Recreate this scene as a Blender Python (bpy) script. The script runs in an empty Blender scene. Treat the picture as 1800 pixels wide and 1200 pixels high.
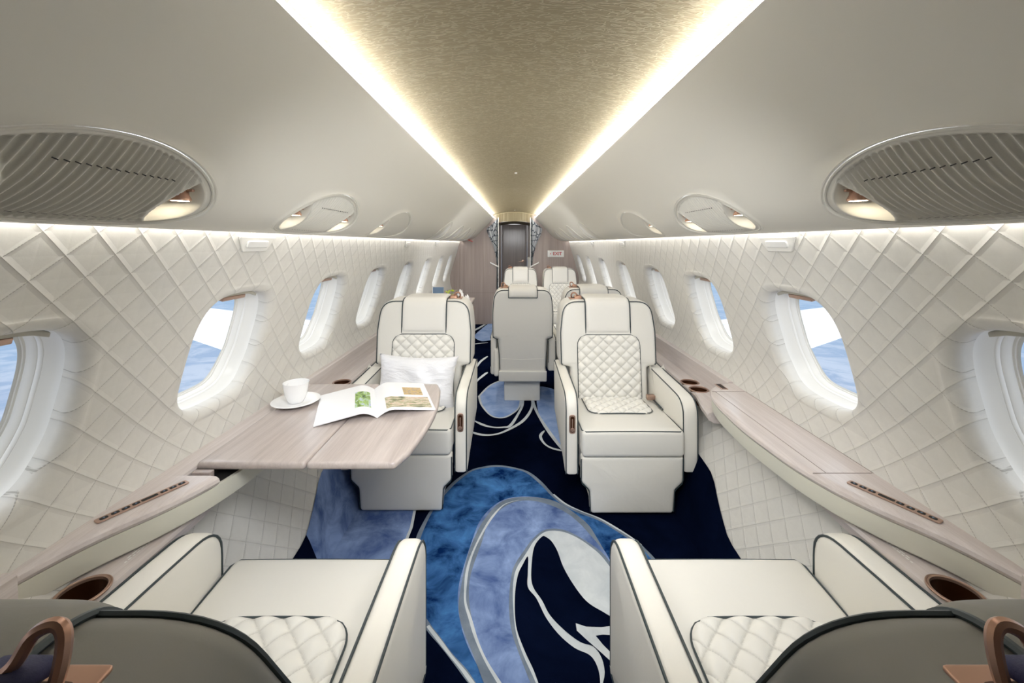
import bpy, bmesh, math, random
from mathutils import Vector, Matrix
random.seed(7)
PI = math.pi
scn = bpy.context.scene
COL = scn.collection
F = 730.0; EYE = 1.35; CXO = -0.012

# ------------------------------------------------------------------ materials
def lin(c):
    r = []
    for v in c:
        v = v / 255.0
        r.append(v / 12.92 if v <= 0.04045 else ((v + 0.055) / 1.055) ** 2.4)
    return (r[0], r[1], r[2], 1.0)

class NT:
    def __init__(s, name):
        s.m = bpy.data.materials.new(name); s.m.use_nodes = True
        s.t = s.m.node_tree; s.t.nodes.clear()
        s.out = s.n('ShaderNodeOutputMaterial')
    def n(s, typ, **kw):
        nd = s.t.nodes.new(typ)
        for k, v in kw.items():
            if k.startswith('i_'):
                nd.inputs[k[2:].replace('_', ' ')].default_value = v
            else: setattr(nd, k, v)
        return nd
    def l(s, a, b): s.t.links.new(a, b)
    def math(s, op, a, b=None, clamp=False):
        nd = s.n('ShaderNodeMath', operation=op); nd.use_clamp = clamp
        for i, v in enumerate((a, b)):
            if v is None: continue
            if isinstance(v, (int, float)): nd.inputs[i].default_value = v
            else: s.l(v, nd.inputs[i])
        return nd.outputs[0]
    def bsdf(s, color=None, rough=0.5, metal=0.0, spec=0.5, **kw):
        b = s.n('ShaderNodeBsdfPrincipled')
        if color is not None: b.inputs['Base Color'].default_value = color
        b.inputs['Roughness'].default_value = rough
        b.inputs['Metallic'].default_value = metal
        b.inputs['Specular IOR Level'].default_value = spec
        for k, v in kw.items(): b.inputs[k.replace('_', ' ')].default_value = v
        s.l(b.outputs[0], s.out.inputs[0])
        return b
    def mix(s, f, a, b, blend='MIX'):
        nd = s.n('ShaderNodeMix', data_type='RGBA', blend_type=blend)
        for i, v in ((0, f), (6, a), (7, b)):
            if isinstance(v, (int, float)): nd.inputs[i].default_value = v
            elif isinstance(v, tuple): nd.inputs[i].default_value = v
            else: s.l(v, nd.inputs[i])
        return nd.outputs[2]
    def bump(s, h, strength, dist, b):
        nd = s.n('ShaderNodeBump'); nd.inputs['Strength'].default_value = strength
        nd.inputs['Distance'].default_value = dist
        s.l(h, nd.inputs['Height']); s.l(nd.outputs[0], b.inputs['Normal'])
    def noise(s, vec, scale, detail=3, rough=0.5, dist=0.0):
        nd = s.n('ShaderNodeTexNoise'); nd.inputs['Scale'].default_value = scale
        nd.inputs['Detail'].default_value = detail; nd.inputs['Roughness'].default_value = rough
        nd.inputs['Distortion'].default_value = dist
        if vec is not None: s.l(vec, nd.inputs['Vector'])
        return nd.outputs[0]
    def obj(s): return s.n('ShaderNodeTexCoord').outputs['Object']
    def mapping(s, vec, sc=(1, 1, 1), rot=(0, 0, 0)):
        nd = s.n('ShaderNodeMapping'); nd.inputs['Scale'].default_value = sc
        nd.inputs['Rotation'].default_value = rot; s.l(vec, nd.inputs['Vector'])
        return nd.outputs[0]
    def ramp(s, f, stops):
        nd = s.n('ShaderNodeValToRGB'); e = nd.color_ramp.elements
        while len(e) < len(stops): e.new(0.5)
        for i, (p, c) in enumerate(stops): e[i].position = p; e[i].color = c
        s.l(f, nd.inputs[0]); return nd.outputs[0]

def leather(name, c, rough=0.42, wr=0.35):
    t = NT(name); b = t.bsdf(lin(c), rough, spec=0.4)
    o = t.obj()
    n1 = t.noise(o, 420, 2); n2 = t.noise(o, 9, 3, 0.55, 0.6)
    h = t.math('ADD', t.math('MULTIPLY', n1, 0.06), t.math('MULTIPLY', n2, 1.0))
    t.bump(h, wr, 0.006, b)
    return t.m
def plain(name, c, rough=0.5, metal=0.0, spec=0.5, noise=0, nd=0.001):
    t = NT(name); b = t.bsdf(lin(c), rough, metal, spec)
    if noise: t.bump(t.noise(t.obj(), noise, 3), 0.3, nd, b)
    return t.m
def emit(name, c, st):
    t = NT(name); e = t.n('ShaderNodeEmission'); e.inputs[0].default_value = lin(c); e.inputs[1].default_value = st
    t.l(e.outputs[0], t.out.inputs[0]); return t.m
def wood(name, c1, c2, sc=(1, 1, 1), rough=0.3, k=1.0):
    t = NT(name); b = t.bsdf(None, rough, spec=0.5)
    v = t.mapping(t.obj(), sc)
    n = t.noise(v, 1.0, 5, 0.6, 0.4); n2 = t.noise(v, 5.0, 3, 0.6)
    f = t.math('ADD', t.math('MULTIPLY', n, 0.65), t.math('MULTIPLY', n2, 0.35))
    c = t.ramp(f, [(0.36, lin(c1)), (0.64, lin(c2))])
    t.l(c, b.inputs['Base Color']); t.bump(n2, 0.04, 0.001, b)
    b.inputs['Coat Weight'].default_value = 0.25; b.inputs['Coat Roughness'].default_value = 0.15
    return t.m

M = {}
M['leather'] = leather('cream_leather', (221, 219, 212))
M['leather_side'] = leather('cream_leather_side', (229, 226, 217), 0.45)
M['leather_smooth'] = leather('cream_leather_smooth', (226, 224, 218), 0.40, 0.15)
M['fascia'] = leather('ivory_fascia_leather', (214, 212, 198), 0.5, 0.03)
def quilt_leather():
    t = NT('cream_quilted_leather'); b = t.bsdf(None, 0.42, spec=0.4)
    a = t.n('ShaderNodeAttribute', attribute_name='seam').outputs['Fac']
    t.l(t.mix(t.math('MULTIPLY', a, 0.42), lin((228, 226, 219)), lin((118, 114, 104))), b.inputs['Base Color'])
    t.bump(t.noise(t.obj(), 420, 2), 0.1, 0.001, b); return t.m
M['leather_quilt'] = quilt_leather()
M['leather_back'] = leather('taupe_shell_leather', (214, 212, 206), 0.5, 0.2)
M['leather_back_shaded'] = leather('shaded_shell_leather', (122, 120, 114), 0.5, 0.2)  # shell leather for the foreground seats, their shade put into the colour
M['piping'] = plain('dark_teal_piping', (42, 54, 58), 0.45)
M['black'] = plain('dark_gap', (20, 18, 17), 0.7)
M['panel'] = plain('ivory_satin_panel', (221, 218, 208), 0.42, spec=0.35)
M['grille'] = plain('ivory_moulded_grille', (210, 207, 197), 0.4, spec=0.4)
M['liner'] = plain('white_window_liner', (234, 233, 228), 0.35)
M['shade'] = plain('window_shade', (190, 186, 172), 0.6)
M['copper'] = plain('brushed_copper', (180, 150, 134), 0.32, 0.7, noise=300, nd=0.0003)
M['copper_dark'] = plain('dark_copper_well', (70, 38, 18), 0.35, 0.6)
M['bronze'] = plain('satin_bronze', (176, 138, 118), 0.36, 0.75)
M['china'] = plain('white_china', (245, 245, 245), 0.12, spec=0.6)
M['blue_strap'] = plain('navy_strap', (24, 26, 70), 0.7, noise=500)
M['led'] = emit('warm_led_strip', (255, 251, 244), 82)
M['led_low'] = emit('wall_wash_led', (255, 251, 246), 20)
M['lamp'] = emit('reading_lamp_glow', (255, 240, 210), 25)
M['red'] = plain('red_sign', (190, 30, 35), 0.4)
M['white'] = plain('white_plastic', (238, 238, 236), 0.35)
M['wing'] = plain('white_wing_paint', (240, 243, 247), 0.4)
M['steel_blue'] = plain('slate_blue_panel', (98, 122, 150), 0.5)
M['flower'] = plain('lime_petals', (205, 222, 50), 0.6)
M['leaf'] = plain('green_leaf', (90, 130, 40), 0.6)
M['tissue'] = plain('white_tissue', (240, 238, 236), 0.8)
M['wood_x'] = wood('greige_wood_side', (192, 181, 177), (212, 203, 200), (45, 1.3, 45))
M['wood_t'] = wood('greige_wood_table', (166, 154, 149), (190, 179, 174), (38, 1.6, 38), 0.28)
M['wood_dark'] = wood('greige_wood_rail', (150, 136, 131), (172, 158, 153), (30, 1.3, 60), 0.35)
M['wood_wall'] = wood('greige_wood_bulkhead', (150, 136, 130), (174, 160, 154), (26, 26, 0.6), 0.4)
M['wood_door'] = wood('dark_greige_wood_door', (124, 111, 105), (146, 132, 126), (26, 26, 0.6), 0.4)

def satin():
    t = NT('silver_satin'); b = t.bsdf(lin((232, 233, 238)), 0.33, 0.0, 0.7)
    b.inputs['Sheen Weight'].default_value = 0.3
    v = t.mapping(t.obj(), (5, 5, 16)); n = t.noise(v, 1.6, 3, 0.5, 1.0)
    t.bump(t.math('ADD', n, t.math('MULTIPLY', t.noise(t.obj(), 600, 2), 0.02)), 0.8, 0.012, b)
    return t.m
M['satin'] = satin()

def suede():
    t = NT('quilted_suede'); b = t.bsdf(None, 0.75, spec=0.2)
    uv = t.n('ShaderNodeUVMap').outputs[0]
    sp = t.n('ShaderNodeSeparateXYZ'); t.l(uv, sp.inputs[0])
    u = t.math('DIVIDE', sp.outputs[0], 0.106); v = t.math('DIVIDE', sp.outputs[1], 0.100)
    A = t.math('ADD', u, v); B = t.math('SUBTRACT', u, v)
    def dist(x):                                  # distance to the nearest whole number (0 on the seam)
        fr = t.math('FRACT', x); return t.math('MINIMUM', fr, t.math('SUBTRACT', 1.0, fr))
    dA, dB = dist(A), dist(B)
    gA = t.math('SMOOTH_MIN', 1, 1)
    def groove(d, w):
        q = t.math('DIVIDE', d, w, True)
        return t.math('POWER', q, 0.45)
    hA = groove(dA, 0.13); hB = groove(dB, 0.10)
    # stitches: short dashes along family B
    fr = t.math('FRACT', t.math('MULTIPLY', A, 12.0))
    st = t.math('MULTIPLY', t.math('GREATER_THAN', fr, 0.35), t.math('LESS_THAN', dB, 0.012))
    pil = t.math('MINIMUM', dA, dB)
    h = t.math('ADD', t.math('MULTIPLY', t.math('MINIMUM', t.math('MULTIPLY', hA, 1.0), t.math('ADD', t.math('MULTIPLY', hB, 0.7), 0.3)), 1.0), t.math('MULTIPLY', pil, 0.7))
    o = t.obj(); n = t.noise(o, 38, 4, 0.65); n2 = t.noise(o, 6, 3)
    h2 = t.math('ADD', h, t.math('MULTIPLY', n, 0.10))
    t.bump(h2, 0.50, 0.0062, b)
    c = t.mix(n, lin((211, 209, 203)), lin((226, 224, 218)))
    c = t.mix(t.math('MULTIPLY', n2, 0.35), c, lin((206, 204, 198)))
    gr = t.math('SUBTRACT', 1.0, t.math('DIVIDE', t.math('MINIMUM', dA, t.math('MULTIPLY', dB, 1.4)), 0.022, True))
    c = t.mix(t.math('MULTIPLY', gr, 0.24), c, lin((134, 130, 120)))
    c = t.mix(t.math('MULTIPLY', st, 0.35), c, lin((110, 105, 95)))
    t.l(c, b.inputs['Base Color'])
    b.inputs['Sheen Weight'].default_value = 0.15
    return t.m
M['suede'] = suede()

def goldcloth():
    t = NT('gold_embossed_ceiling_cloth'); b = t.bsdf(None, 0.55, spec=0.35)
    v = t.mapping(t.obj(), (24, 85, 1))
    n = t.noise(v, 1.0, 1.5, 0.5, 0.9)
    w = t.math('ABSOLUTE', t.math('SUBTRACT', n, 0.5))
    q = t.math('DIVIDE', w, 0.07, True)
    big = t.noise(t.mapping(t.obj(), (5, 9, 1)), 1.0, 2)
    c = t.mix(q, lin((166, 155, 128)), lin((132, 121, 94)))
    c = t.mix(t.math('MULTIPLY', big, 0.5), c, lin((140, 129, 102)))
    t.l(c, b.inputs['Base Color']); t.bump(q, 0.5, -0.0025, b)
    return t.m
M['gold'] = goldcloth()

def carpet(name, c1, c2, sc=3.2, cl=None):
    t = NT(name); b = t.bsdf(None, 1.0, spec=0.0); o = t.obj()
    n = t.noise(o, sc, 5, 0.62, 0.5)
    c = t.ramp(n, [(0.33, lin(c1)), (0.68, lin(c2))])
    f = t.noise(o, 700, 2)
    c = t.mix(t.math('MULTIPLY', f, 0.35), c, (0, 0, 0, 1), 'MULTIPLY') if False else c
    t.l(c, b.inputs['Base Color']); t.bump(f, 0.5, 0.002, b)
    pass
    return t.m
M['c_navy'] = carpet('navy_carpet', (2, 5, 17), (8, 16, 38), 2.0)
M['c_blue'] = carpet('royal_blue_carpet', (8, 34, 80), (72, 126, 190), 8.0)
M['c_peri'] = carpet('periwinkle_carpet', (70, 92, 142), (140, 164, 210), 7.0)
M['c_light'] = carpet('light_blue_carpet', (120, 150, 205), (170, 192, 230), 6.0)
M['c_grey'] = carpet('grey_carpet', (100, 112, 128), (128, 140, 154), 9)
M['c_silver'] = carpet('silver_carpet', (186, 194, 200), (208, 214, 218), 9)

def glass():
    t = NT('window_glass'); tr = t.n('ShaderNodeBsdfTransparent'); tr.inputs[0].default_value = (0.96, 0.98, 1, 1)
    g = t.n('ShaderNodeBsdfGlossy'); g.inputs['Roughness'].default_value = 0.05
    mx = t.n('ShaderNodeMixShader'); mx.inputs[0].default_value = 0.05
    t.l(tr.outputs[0], mx.inputs[1]); t.l(g.outputs[0], mx.inputs[2]); t.l(mx.outputs[0], t.out.inputs[0])
    return t.m
M['glass'] = glass()

def curtain_mat():
    t = NT('patterned_grey_curtain'); b = t.bsdf(None, 0.8)
    vo = t.n('ShaderNodeTexVoronoi', feature='DISTANCE_TO_EDGE'); vo.inputs['Scale'].default_value = 9
    t.l(t.noise_vec() if False else t.obj(), vo.inputs['Vector'])
    q = t.math('LESS_THAN', vo.outputs[0], 0.05)
    t.l(t.mix(q, lin((176, 180, 186)), lin((52, 60, 70))), b.inputs['Base Color'])
    return t.m
M['curtain'] = curtain_mat()

def photo(name, stops, sc):
    t = NT(name); b = t.bsdf(None, 0.25)
    n = t.noise(t.mapping(t.obj(), sc), 1.0, 6, 0.7, 0.8)
    t.l(t.ramp(n, stops), b.inputs['Base Color']); return t.m
M['paper'] = plain('glossy_paper', (240, 241, 244), 0.22, spec=0.6)
M['ph_green'] = photo('garden_picture', [(0.35, lin((60, 90, 40))), (0.5, lin((150, 185, 90))), (0.6, lin((190, 200, 235))), (0.75, lin((90, 90, 150)))], (40, 18, 40))
M['ph_house'] = photo('house_picture', [(0.35, lin((70, 75, 50))), (0.47, lin((150, 150, 110))), (0.55, lin((215, 200, 180))), (0.68, lin((185, 110, 70)))], (18, 60, 18))
M['ph_small'] = photo('small_picture', [(0.35, lin((90, 90, 60))), (0.5, lin((210, 175, 110))), (0.65, lin((120, 120, 125)))], (40, 70, 40))

# ------------------------------------------------------------------ mesh helpers
def mk(name, V, Fc, mats, parent=None, smooth=True, uv=None, mi=None, sharp=40):
    me = bpy.data.meshes.new(name); me.from_pydata([tuple(v) for v in V], [], Fc); me.update()
    if not isinstance(mats, (list, tuple)): mats = [mats]
    for m in mats: me.materials.append(m)
    if mi:
        for p, i in zip(me.polygons, mi): p.material_index = i
    if uv:
        l = me.uv_layers.new(name='UVMap')
        for lp in me.loops: l.data[lp.index].uv = uv[lp.vertex_index]
    if smooth:
        for p in me.polygons: p.use_smooth = True
        me.set_sharp_from_angle(angle=math.radians(sharp))
    o = bpy.data.objects.new(name, me); COL.objects.link(o)
    if parent: o.parent = parent
    return o
def empty(name, loc=(0, 0, 0), rz=0, **kw):
    o = bpy.data.objects.new(name, None); COL.objects.link(o); o.empty_display_size = 0.1
    o.location = loc; o.rotation_euler = (0, 0, rz); return o
def tag(o, label, cat, group=None):
    o['label'] = label; o['category'] = cat
    if group: o['group'] = group
    return o
def struct(o, label=None):
    o['kind'] = 'structure'
    if label: o['label'] = label; o['category'] = 'cabin structure'
    return o
class MB:
    def __init__(s): s.v = []; s.f = []; s.m = []
    def add(s, V, Fc, mi=0):
        b = len(s.v); s.v += [tuple(v) for v in V]; s.f += [tuple(i + b for i in f) for f in Fc]; s.m += [mi] * len(Fc)
    def build(s, name, mats, parent=None, smooth=True, sharp=40): return mk(name, s.v, s.f, mats, parent, smooth, None, s.m, sharp)

def g_rbox(c, h, r, n=6, fn=None):
    """rounded box: cube grid pushed to a rounded box; r radius, n rows in a corner"""
    def axis(hh):
        inner = hh - r
        pts = [-hh + 0.0]
        ang = [(-inner - r * math.cos(k / n * PI / 2)) for k in range(0, n + 1)]
        mid = max(2, int(inner * 2 / 0.03)); mid = min(mid, 14)
        a = ang[:]                      # from -hh to -inner
        a += [-inner + 2 * inner * k / mid for k in range(1, mid)]
        a += [-x for x in reversed(ang)]
        return a
    ax = [axis(h[0]), axis(h[1]), axis(h[2])]
    V = []; Fc = []; idx = {}
    def vid(p):
        k = (round(p[0], 6), round(p[1], 6), round(p[2], 6))
        if k in idx: return idx[k]
        q = [max(-(h[i] - r), min(h[i] - r, p[i])) for i in range(3)]
        d = Vector([p[i] - q[i] for i in range(3)])
        if d.length > 1e-9: d = d.normalized() * r
        w = (q[0] + d[0] + c[0], q[1] + d[1] + c[1], q[2] + d[2] + c[2])
        if fn: w = fn(*w)
        idx[k] = len(V); V.append(w); return idx[k]
    for a in range(3):
        b, d = (a + 1) % 3, (a + 2) % 3
        for s in (-1, 1):
            for i in range(len(ax[b]) - 1):
                for j in range(len(ax[d]) - 1):
                    q = []
                    for (ii, jj) in ((i, j), (i + 1, j), (i + 1, j + 1), (i, j + 1)):
                        p = [0, 0, 0]; p[a] = s * h[a]; p[b] = ax[b][ii]; p[d] = ax[d][jj]; q.append(vid(p))
                    if len(set(q)) < 4:
                        q = list(dict.fromkeys(q))
                        if len(q) < 3: continue
                    Fc.append(tuple(q if s > 0 else q[::-1]))
    return V, Fc
def rbox(name, c, h, r, mat, parent=None, n=4, fn=None):
    V, Fc = g_rbox(c, h, r, n, fn); return mk(name, V, Fc, mat, parent)

def rpoly(pts, seg=6):
    """rounded polygon from (a,b,r) corners, counter-clockwise"""
    out = []
    n = len(pts)
    for i in range(n):
        p = Vector(pts[i][:2]); r = pts[i][2]
        a = Vector(pts[i - 1][:2]) - p; b = Vector(pts[(i + 1) % n][:2]) - p
        if r <= 0: out.append((p.x, p.y)); continue
        an = a.normalized(); bn = b.normalized()
        ang = an.angle(bn); t = r / math.tan(ang / 2)
        t = min(t, a.length * 0.49, b.length * 0.49)
        p0 = p + an * t; p1 = p + bn * t
        for k in range(seg + 1):
            s = k / seg
            q = (1 - s) ** 2 * p0 + 2 * s * (1 - s) * p + s * s * p1
            out.append((q.x, q.y))
    return out
def dens(pts, d):
    out = []
    for i in range(len(pts)):
        a = Vector(pts[i]); b = Vector(pts[(i + 1) % len(pts)]); n = max(1, int((b - a).length / d))
        for k in range(n): q = a.lerp(b, k / n); out.append((q.x, q.y))
    return out
def inset(pts, d):
    n = len(pts); out = []
    for i in range(n):
        a = Vector(pts[i - 1]); b = Vector(pts[(i + 1) % n]); t = (b - a)
        if t.length < 1e-9: out.append(pts[i]); continue
        t.normalize(); nn = Vector((-t.y, t.x)); q = Vector(pts[i]) + nn * d; out.append((q.x, q.y))
    return out
def g_slab(out, t, r, fn, seg=4, bulge=0.0, caps=4, bulge2=None):
    """outline (a,b) CCW; thickness c 0..t with rounded rims; fn(a,b,c)->xyz"""
    if bulge2 is None: bulge2 = bulge
    n = len(out); cx = sum(p[0] for p in out) / n; cy = sum(p[1] for p in out) / n
    rings = []
    ins = inset(out, r)
    cl = [k / caps for k in range(1, caps)] + [0.965, 1.0]
    for s in cl:
        rings.append([(cx + (p[0] - cx) * s, cy + (p[1] - cy) * s, -bulge * (1 - s * s)) for p in ins])
    for k in range(1, seg + 1):
        th = k / seg * PI / 2
        o2 = inset(out, r * (1 - math.sin(th)))
        rings.append([(p[0], p[1], r * (1 - math.cos(th))) for p in o2])
    for k in range(0, seg + 1):
        th = k / seg * PI / 2
        o2 = inset(out, r * (1 - math.cos(th)))
        rings.append([(p[0], p[1], t - r * (1 - math.sin(th))) for p in o2])
    for s in cl[-2::-1]:
        rings.append([(cx + (p[0] - cx) * s, cy + (p[1] - cy) * s, t + bulge2 * (1 - s * s)) for p in ins])
    V = [fn(cx, cy, -bulge)] + [fn(*p) for rg in rings for p in rg] + [fn(cx, cy, t + bulge2)]
    Fc = [(0, 1 + (i + 1) % n, 1 + i) for i in range(n)]
    for k in range(len(rings) - 1):
        b = 1 + k * n
        for i in range(n):
            j = (i + 1) % n
            Fc.append((b + i, b + j, b + n + j, b + n + i))
    b = 1 + (len(rings) - 1) * n; e = len(V) - 1
    Fc += [(e, b + i, b + (i + 1) % n) for i in range(n)]
    return V, Fc
def slab(name, out, t, r, fn, mat, parent=None, **kw):
    V, Fc = g_slab(out, t, r, fn, **kw); return mk(name, V, Fc, mat, parent)
def g_tube(P, r, n=8, closed=False):
    P = [Vector(p) for p in P]; V = []; Fc = []; m = len(P)
    up = None
    for i in range(m):
        if closed: t = P[(i + 1) % m] - P[i - 1]
        else: t = P[min(i + 1, m - 1)] - P[max(i - 1, 0)]
        if t.length < 1e-9: t = Vector((0, 0, 1))
        t.normalize()
        if up is None:
            up = Vector((0, 0, 1)) if abs(t.z) < 0.9 else Vector((1, 0, 0))
        up = (up - t * up.dot(t))
        if up.length < 1e-6: up = t.orthogonal()
        up.normalize(); sd = t.cross(up)
        rr = r(i / (m - 1)) if callable(r) else r
        for k in range(n):
            a = 2 * PI * k / n; V.append(P[i] + (up * math.cos(a) + sd * math.sin(a)) * rr)
    for i in range(m if closed else m - 1):
        j = (i + 1) % m
        for k in range(n):
            l = (k + 1) % n; Fc.append((i * n + k, i * n + l, j * n + l, j * n + k))
    if not closed:
        Fc.append(tuple(range(n))[::-1]); Fc.append(tuple((m - 1) * n + k for k in range(n)))
    return V, Fc
def g_lathe(prof, c=(0, 0, 0), n=40):
    V = []; Fc = []
    for (r, z) in prof:
        for k in range(n):
            a = 2 * PI * k / n; V.append((c[0] + r * math.cos(a), c[1] + r * math.sin(a), c[2] + z))
    for i in range(len(prof) - 1):
        for k in range(n):
            l = (k + 1) % n; Fc.append((i * n + k, i * n + l, (i + 1) * n + l, (i + 1) * n + k))
    return V, Fc
def g_grid(nu, nv, fn, flip=False):
    V = [fn(i / nu, j / nv) for j in range(nv + 1) for i in range(nu + 1)]
    Fc = []
    for j in range(nv):
        for i in range(nu):
            a = j * (nu + 1) + i; q = (a, a + 1, a + nu + 2, a + nu + 1)
            Fc.append(q[::-1] if flip else q)
    return V, Fc
def spline(pts, sub=6, closed=False):
    P = [Vector(p) for p in pts]; n = len(P); out = []
    rng = n if closed else n - 1
    for i in range(rng):
        p0 = P[i - 1] if (closed or i > 0) else P[0]; p1 = P[i]; p2 = P[(i + 1) % n]
        p3 = P[(i + 2) % n] if (closed or i + 2 < n) else P[-1]
        for k in range(sub):
            t = k / sub
            out.append(0.5 * ((2 * p1) + (p2 - p0) * t + (2 * p0 - 5 * p1 + 4 * p2 - p3) * t * t + (3 * p1 - p0 - 3 * p2 + p3) * t ** 3))
    if not closed: out.append(P[-1])
    return out
def interp(tab, x):
    """smooth (monotone) interpolation of a sorted table"""
    n = len(tab)
    if x <= tab[0][0]: return tab[0][1]
    if x >= tab[-1][0]: return tab[-1][1]
    for i in range(n - 1):
        if x <= tab[i + 1][0]: break
    def sl(k): return (tab[k + 1][1] - tab[k][1]) / (tab[k + 1][0] - tab[k][0])
    def tan(k):
        if k == 0: return sl(0)
        if k == n - 1: return sl(n - 2)
        a, b = sl(k - 1), sl(k)
        return 0 if a * b <= 0 else 2 * a * b / (a + b)
    x0, y0 = tab[i]; x1, y1 = tab[i + 1]; h = x1 - x0; t = (x - x0) / h
    m0, m1 = tan(i) * h, tan(i + 1) * h
    return (2 * t ** 3 - 3 * t * t + 1) * y0 + (t ** 3 - 2 * t * t + t) * m0 + (-2 * t ** 3 + 3 * t * t) * y1 + (t ** 3 - t * t) * m1
def copy_tree(o, parent=None):
    c = o.copy(); COL.objects.link(c); c.parent = parent
    for ch in list(o.children): copy_tree(ch, c)
    return c

# ------------------------------------------------------------------ cabin shell
Y0, Y1 = -0.9, 6.95
WX = [(0.0, 0.80), (0.15, 0.862), (0.30, 0.925), (0.48, 1.005), (0.60, 1.05), (0.73, 1.078), (0.82, 1.072), (0.92, 1.045),
      (1.05, 1.008), (1.15, 0.978), (1.27, 0.943), (1.40, 0.905), (1.46, 0.888)]
def WXf(z): return interp(WX, z)
ARC = [0.0]
for k in range(1, 147):
    z0, z1 = (k - 1) * 0.01, k * 0.01
    ARC.append(ARC[-1] + math.hypot(0.01, WXf(z1) - WXf(z0)))
def arc(z):
    i = max(0, min(145, int(z / 0.01))); t = z / 0.01 - i; return ARC[i] * (1 - t) + ARC[i + 1] * t
def wall_n(z):
    d = (WXf(z + 0.01) - WXf(z - 0.01)) / 0.02
    l = math.hypot(1, d); return (1 / l, -d / l)        # outward (x,z)
WINC = [0.035, 0.774, 1.495, 2.235, 2.975, 3.83, 4.695, 5.58, 6.40]
HW, HH, WZ, SEN = 0.19, 0.193, 0.975, 3.3
CY, CZ0, CZ1 = 0.232, 0.745, 1.205
NS = 24
def hole(a, b, ins):
    r = (abs(a) ** SEN + abs(b) ** SEN) ** (-1 / SEN)
    return a * r * (HW - ins), b * r * (HH - ins)
def wallpt(s, y, z, off):
    nx, nz = wall_n(z)
    return (s * (WXf(z) + nx * off), y, z + nz * off)
RECT = []
for k in range(NS): RECT.append((-1 + 2 * k / NS, -1))
for k in range(NS): RECT.append((1, -1 + 2 * k / NS))
for k in range(NS): RECT.append((1 - 2 * k / NS, 1))
for k in range(NS): RECT.append((-1, 1 - 2 * k / NS))
def build_wall(s, name):
    V = []; Fc = []; UV = []
    def quad(a, b, c, d): Fc.append((a, b, c, d) if s > 0 else (d, c, b, a))
    ys = [Y0]; ismid = []
    for c in WINC:
        g0 = ys[-1]; n = max(2, int((c - CY - g0) / 0.05))
        for k in range(1, n + 1): ys.append(g0 + (c - CY - g0) * k / n); ismid.append(True)
        for k in range(1, NS + 1): ys.append(c - CY + 2 * CY * k / NS); ismid.append(False)
    g0 = ys[-1]; n = 8
    for k in range(1, n + 1): ys.append(g0 + (Y1 - g0) * k / n); ismid.append(True)
    zb = [0.0 + CZ0 * k / 20 for k in range(21)]
    zm = [CZ0 + (CZ1 - CZ0) * k / NS for k in range(NS + 1)]
    zt = [CZ1 + (1.45 - CZ1) * k / 8 for k in range(9)]
    def band(zs, mask=None):
        b = len(V)
        for z in zs:
            for y in ys: V.append(wallpt(s, y, z, 0)); UV.append((y, arc(z)))
        m = len(ys)
        for j in range(len(zs) - 1):
            for i in range(m - 1):
                if mask and not mask[i]: continue
                a = b + j * m + i; quad(a, a + 1, a + m + 1, a + m)
    band(zb); band(zm, ismid); band(zt)
    R = 0.030
    for c in WINC:
        rings = []
        def ring(fn2):
            b = len(V)
            for (a, q) in RECT:
                y, z, off = fn2(a, q); V.append(wallpt(s, y, z, off)); UV.append((y, arc(z)))
            rings.append(b)
        zc = (CZ0 + CZ1) / 2; zh = (CZ1 - CZ0) / 2
        for t in (0, 0.3, 0.6, 0.85, 1.0):
            def f(a, q, t=t):
                hy, hz = hole(a, q, -R)
                return (c + a * CY * (1 - t) + hy * t, (zc + q * zh) * (1 - t) + (WZ + hz) * t, -0.002 * t * t)
            ring(f)
        for k in range(1, 8):
            th = k / 7 * PI / 2
            d = R * (1 - math.sin(th)); off = R * (1 - math.cos(th)) - 0.002
            def f(a, q, d=d, off=off):
                hy, hz = hole(a, q, -d); return (c + hy, WZ + hz, off)
            ring(f)
        def f(a, q):
            hy, hz = hole(a, q, -0.001); return (c + hy, WZ + hz, 0.05)
        ring(f)
        n = len(RECT)
        for k in range(len(rings) - 1):
            for i in range(n):
                j = (i + 1) % n; quad(rings[k] + i, rings[k] + j, rings[k + 1] + j, rings[k + 1] + i)
    o = mk(name, V, Fc, M['suede'], smooth=True, uv=UV, sharp=60)
    struct(o); return o
build_wall(-1, 'wall_left'); build_wall(1, 'wall_right')

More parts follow.
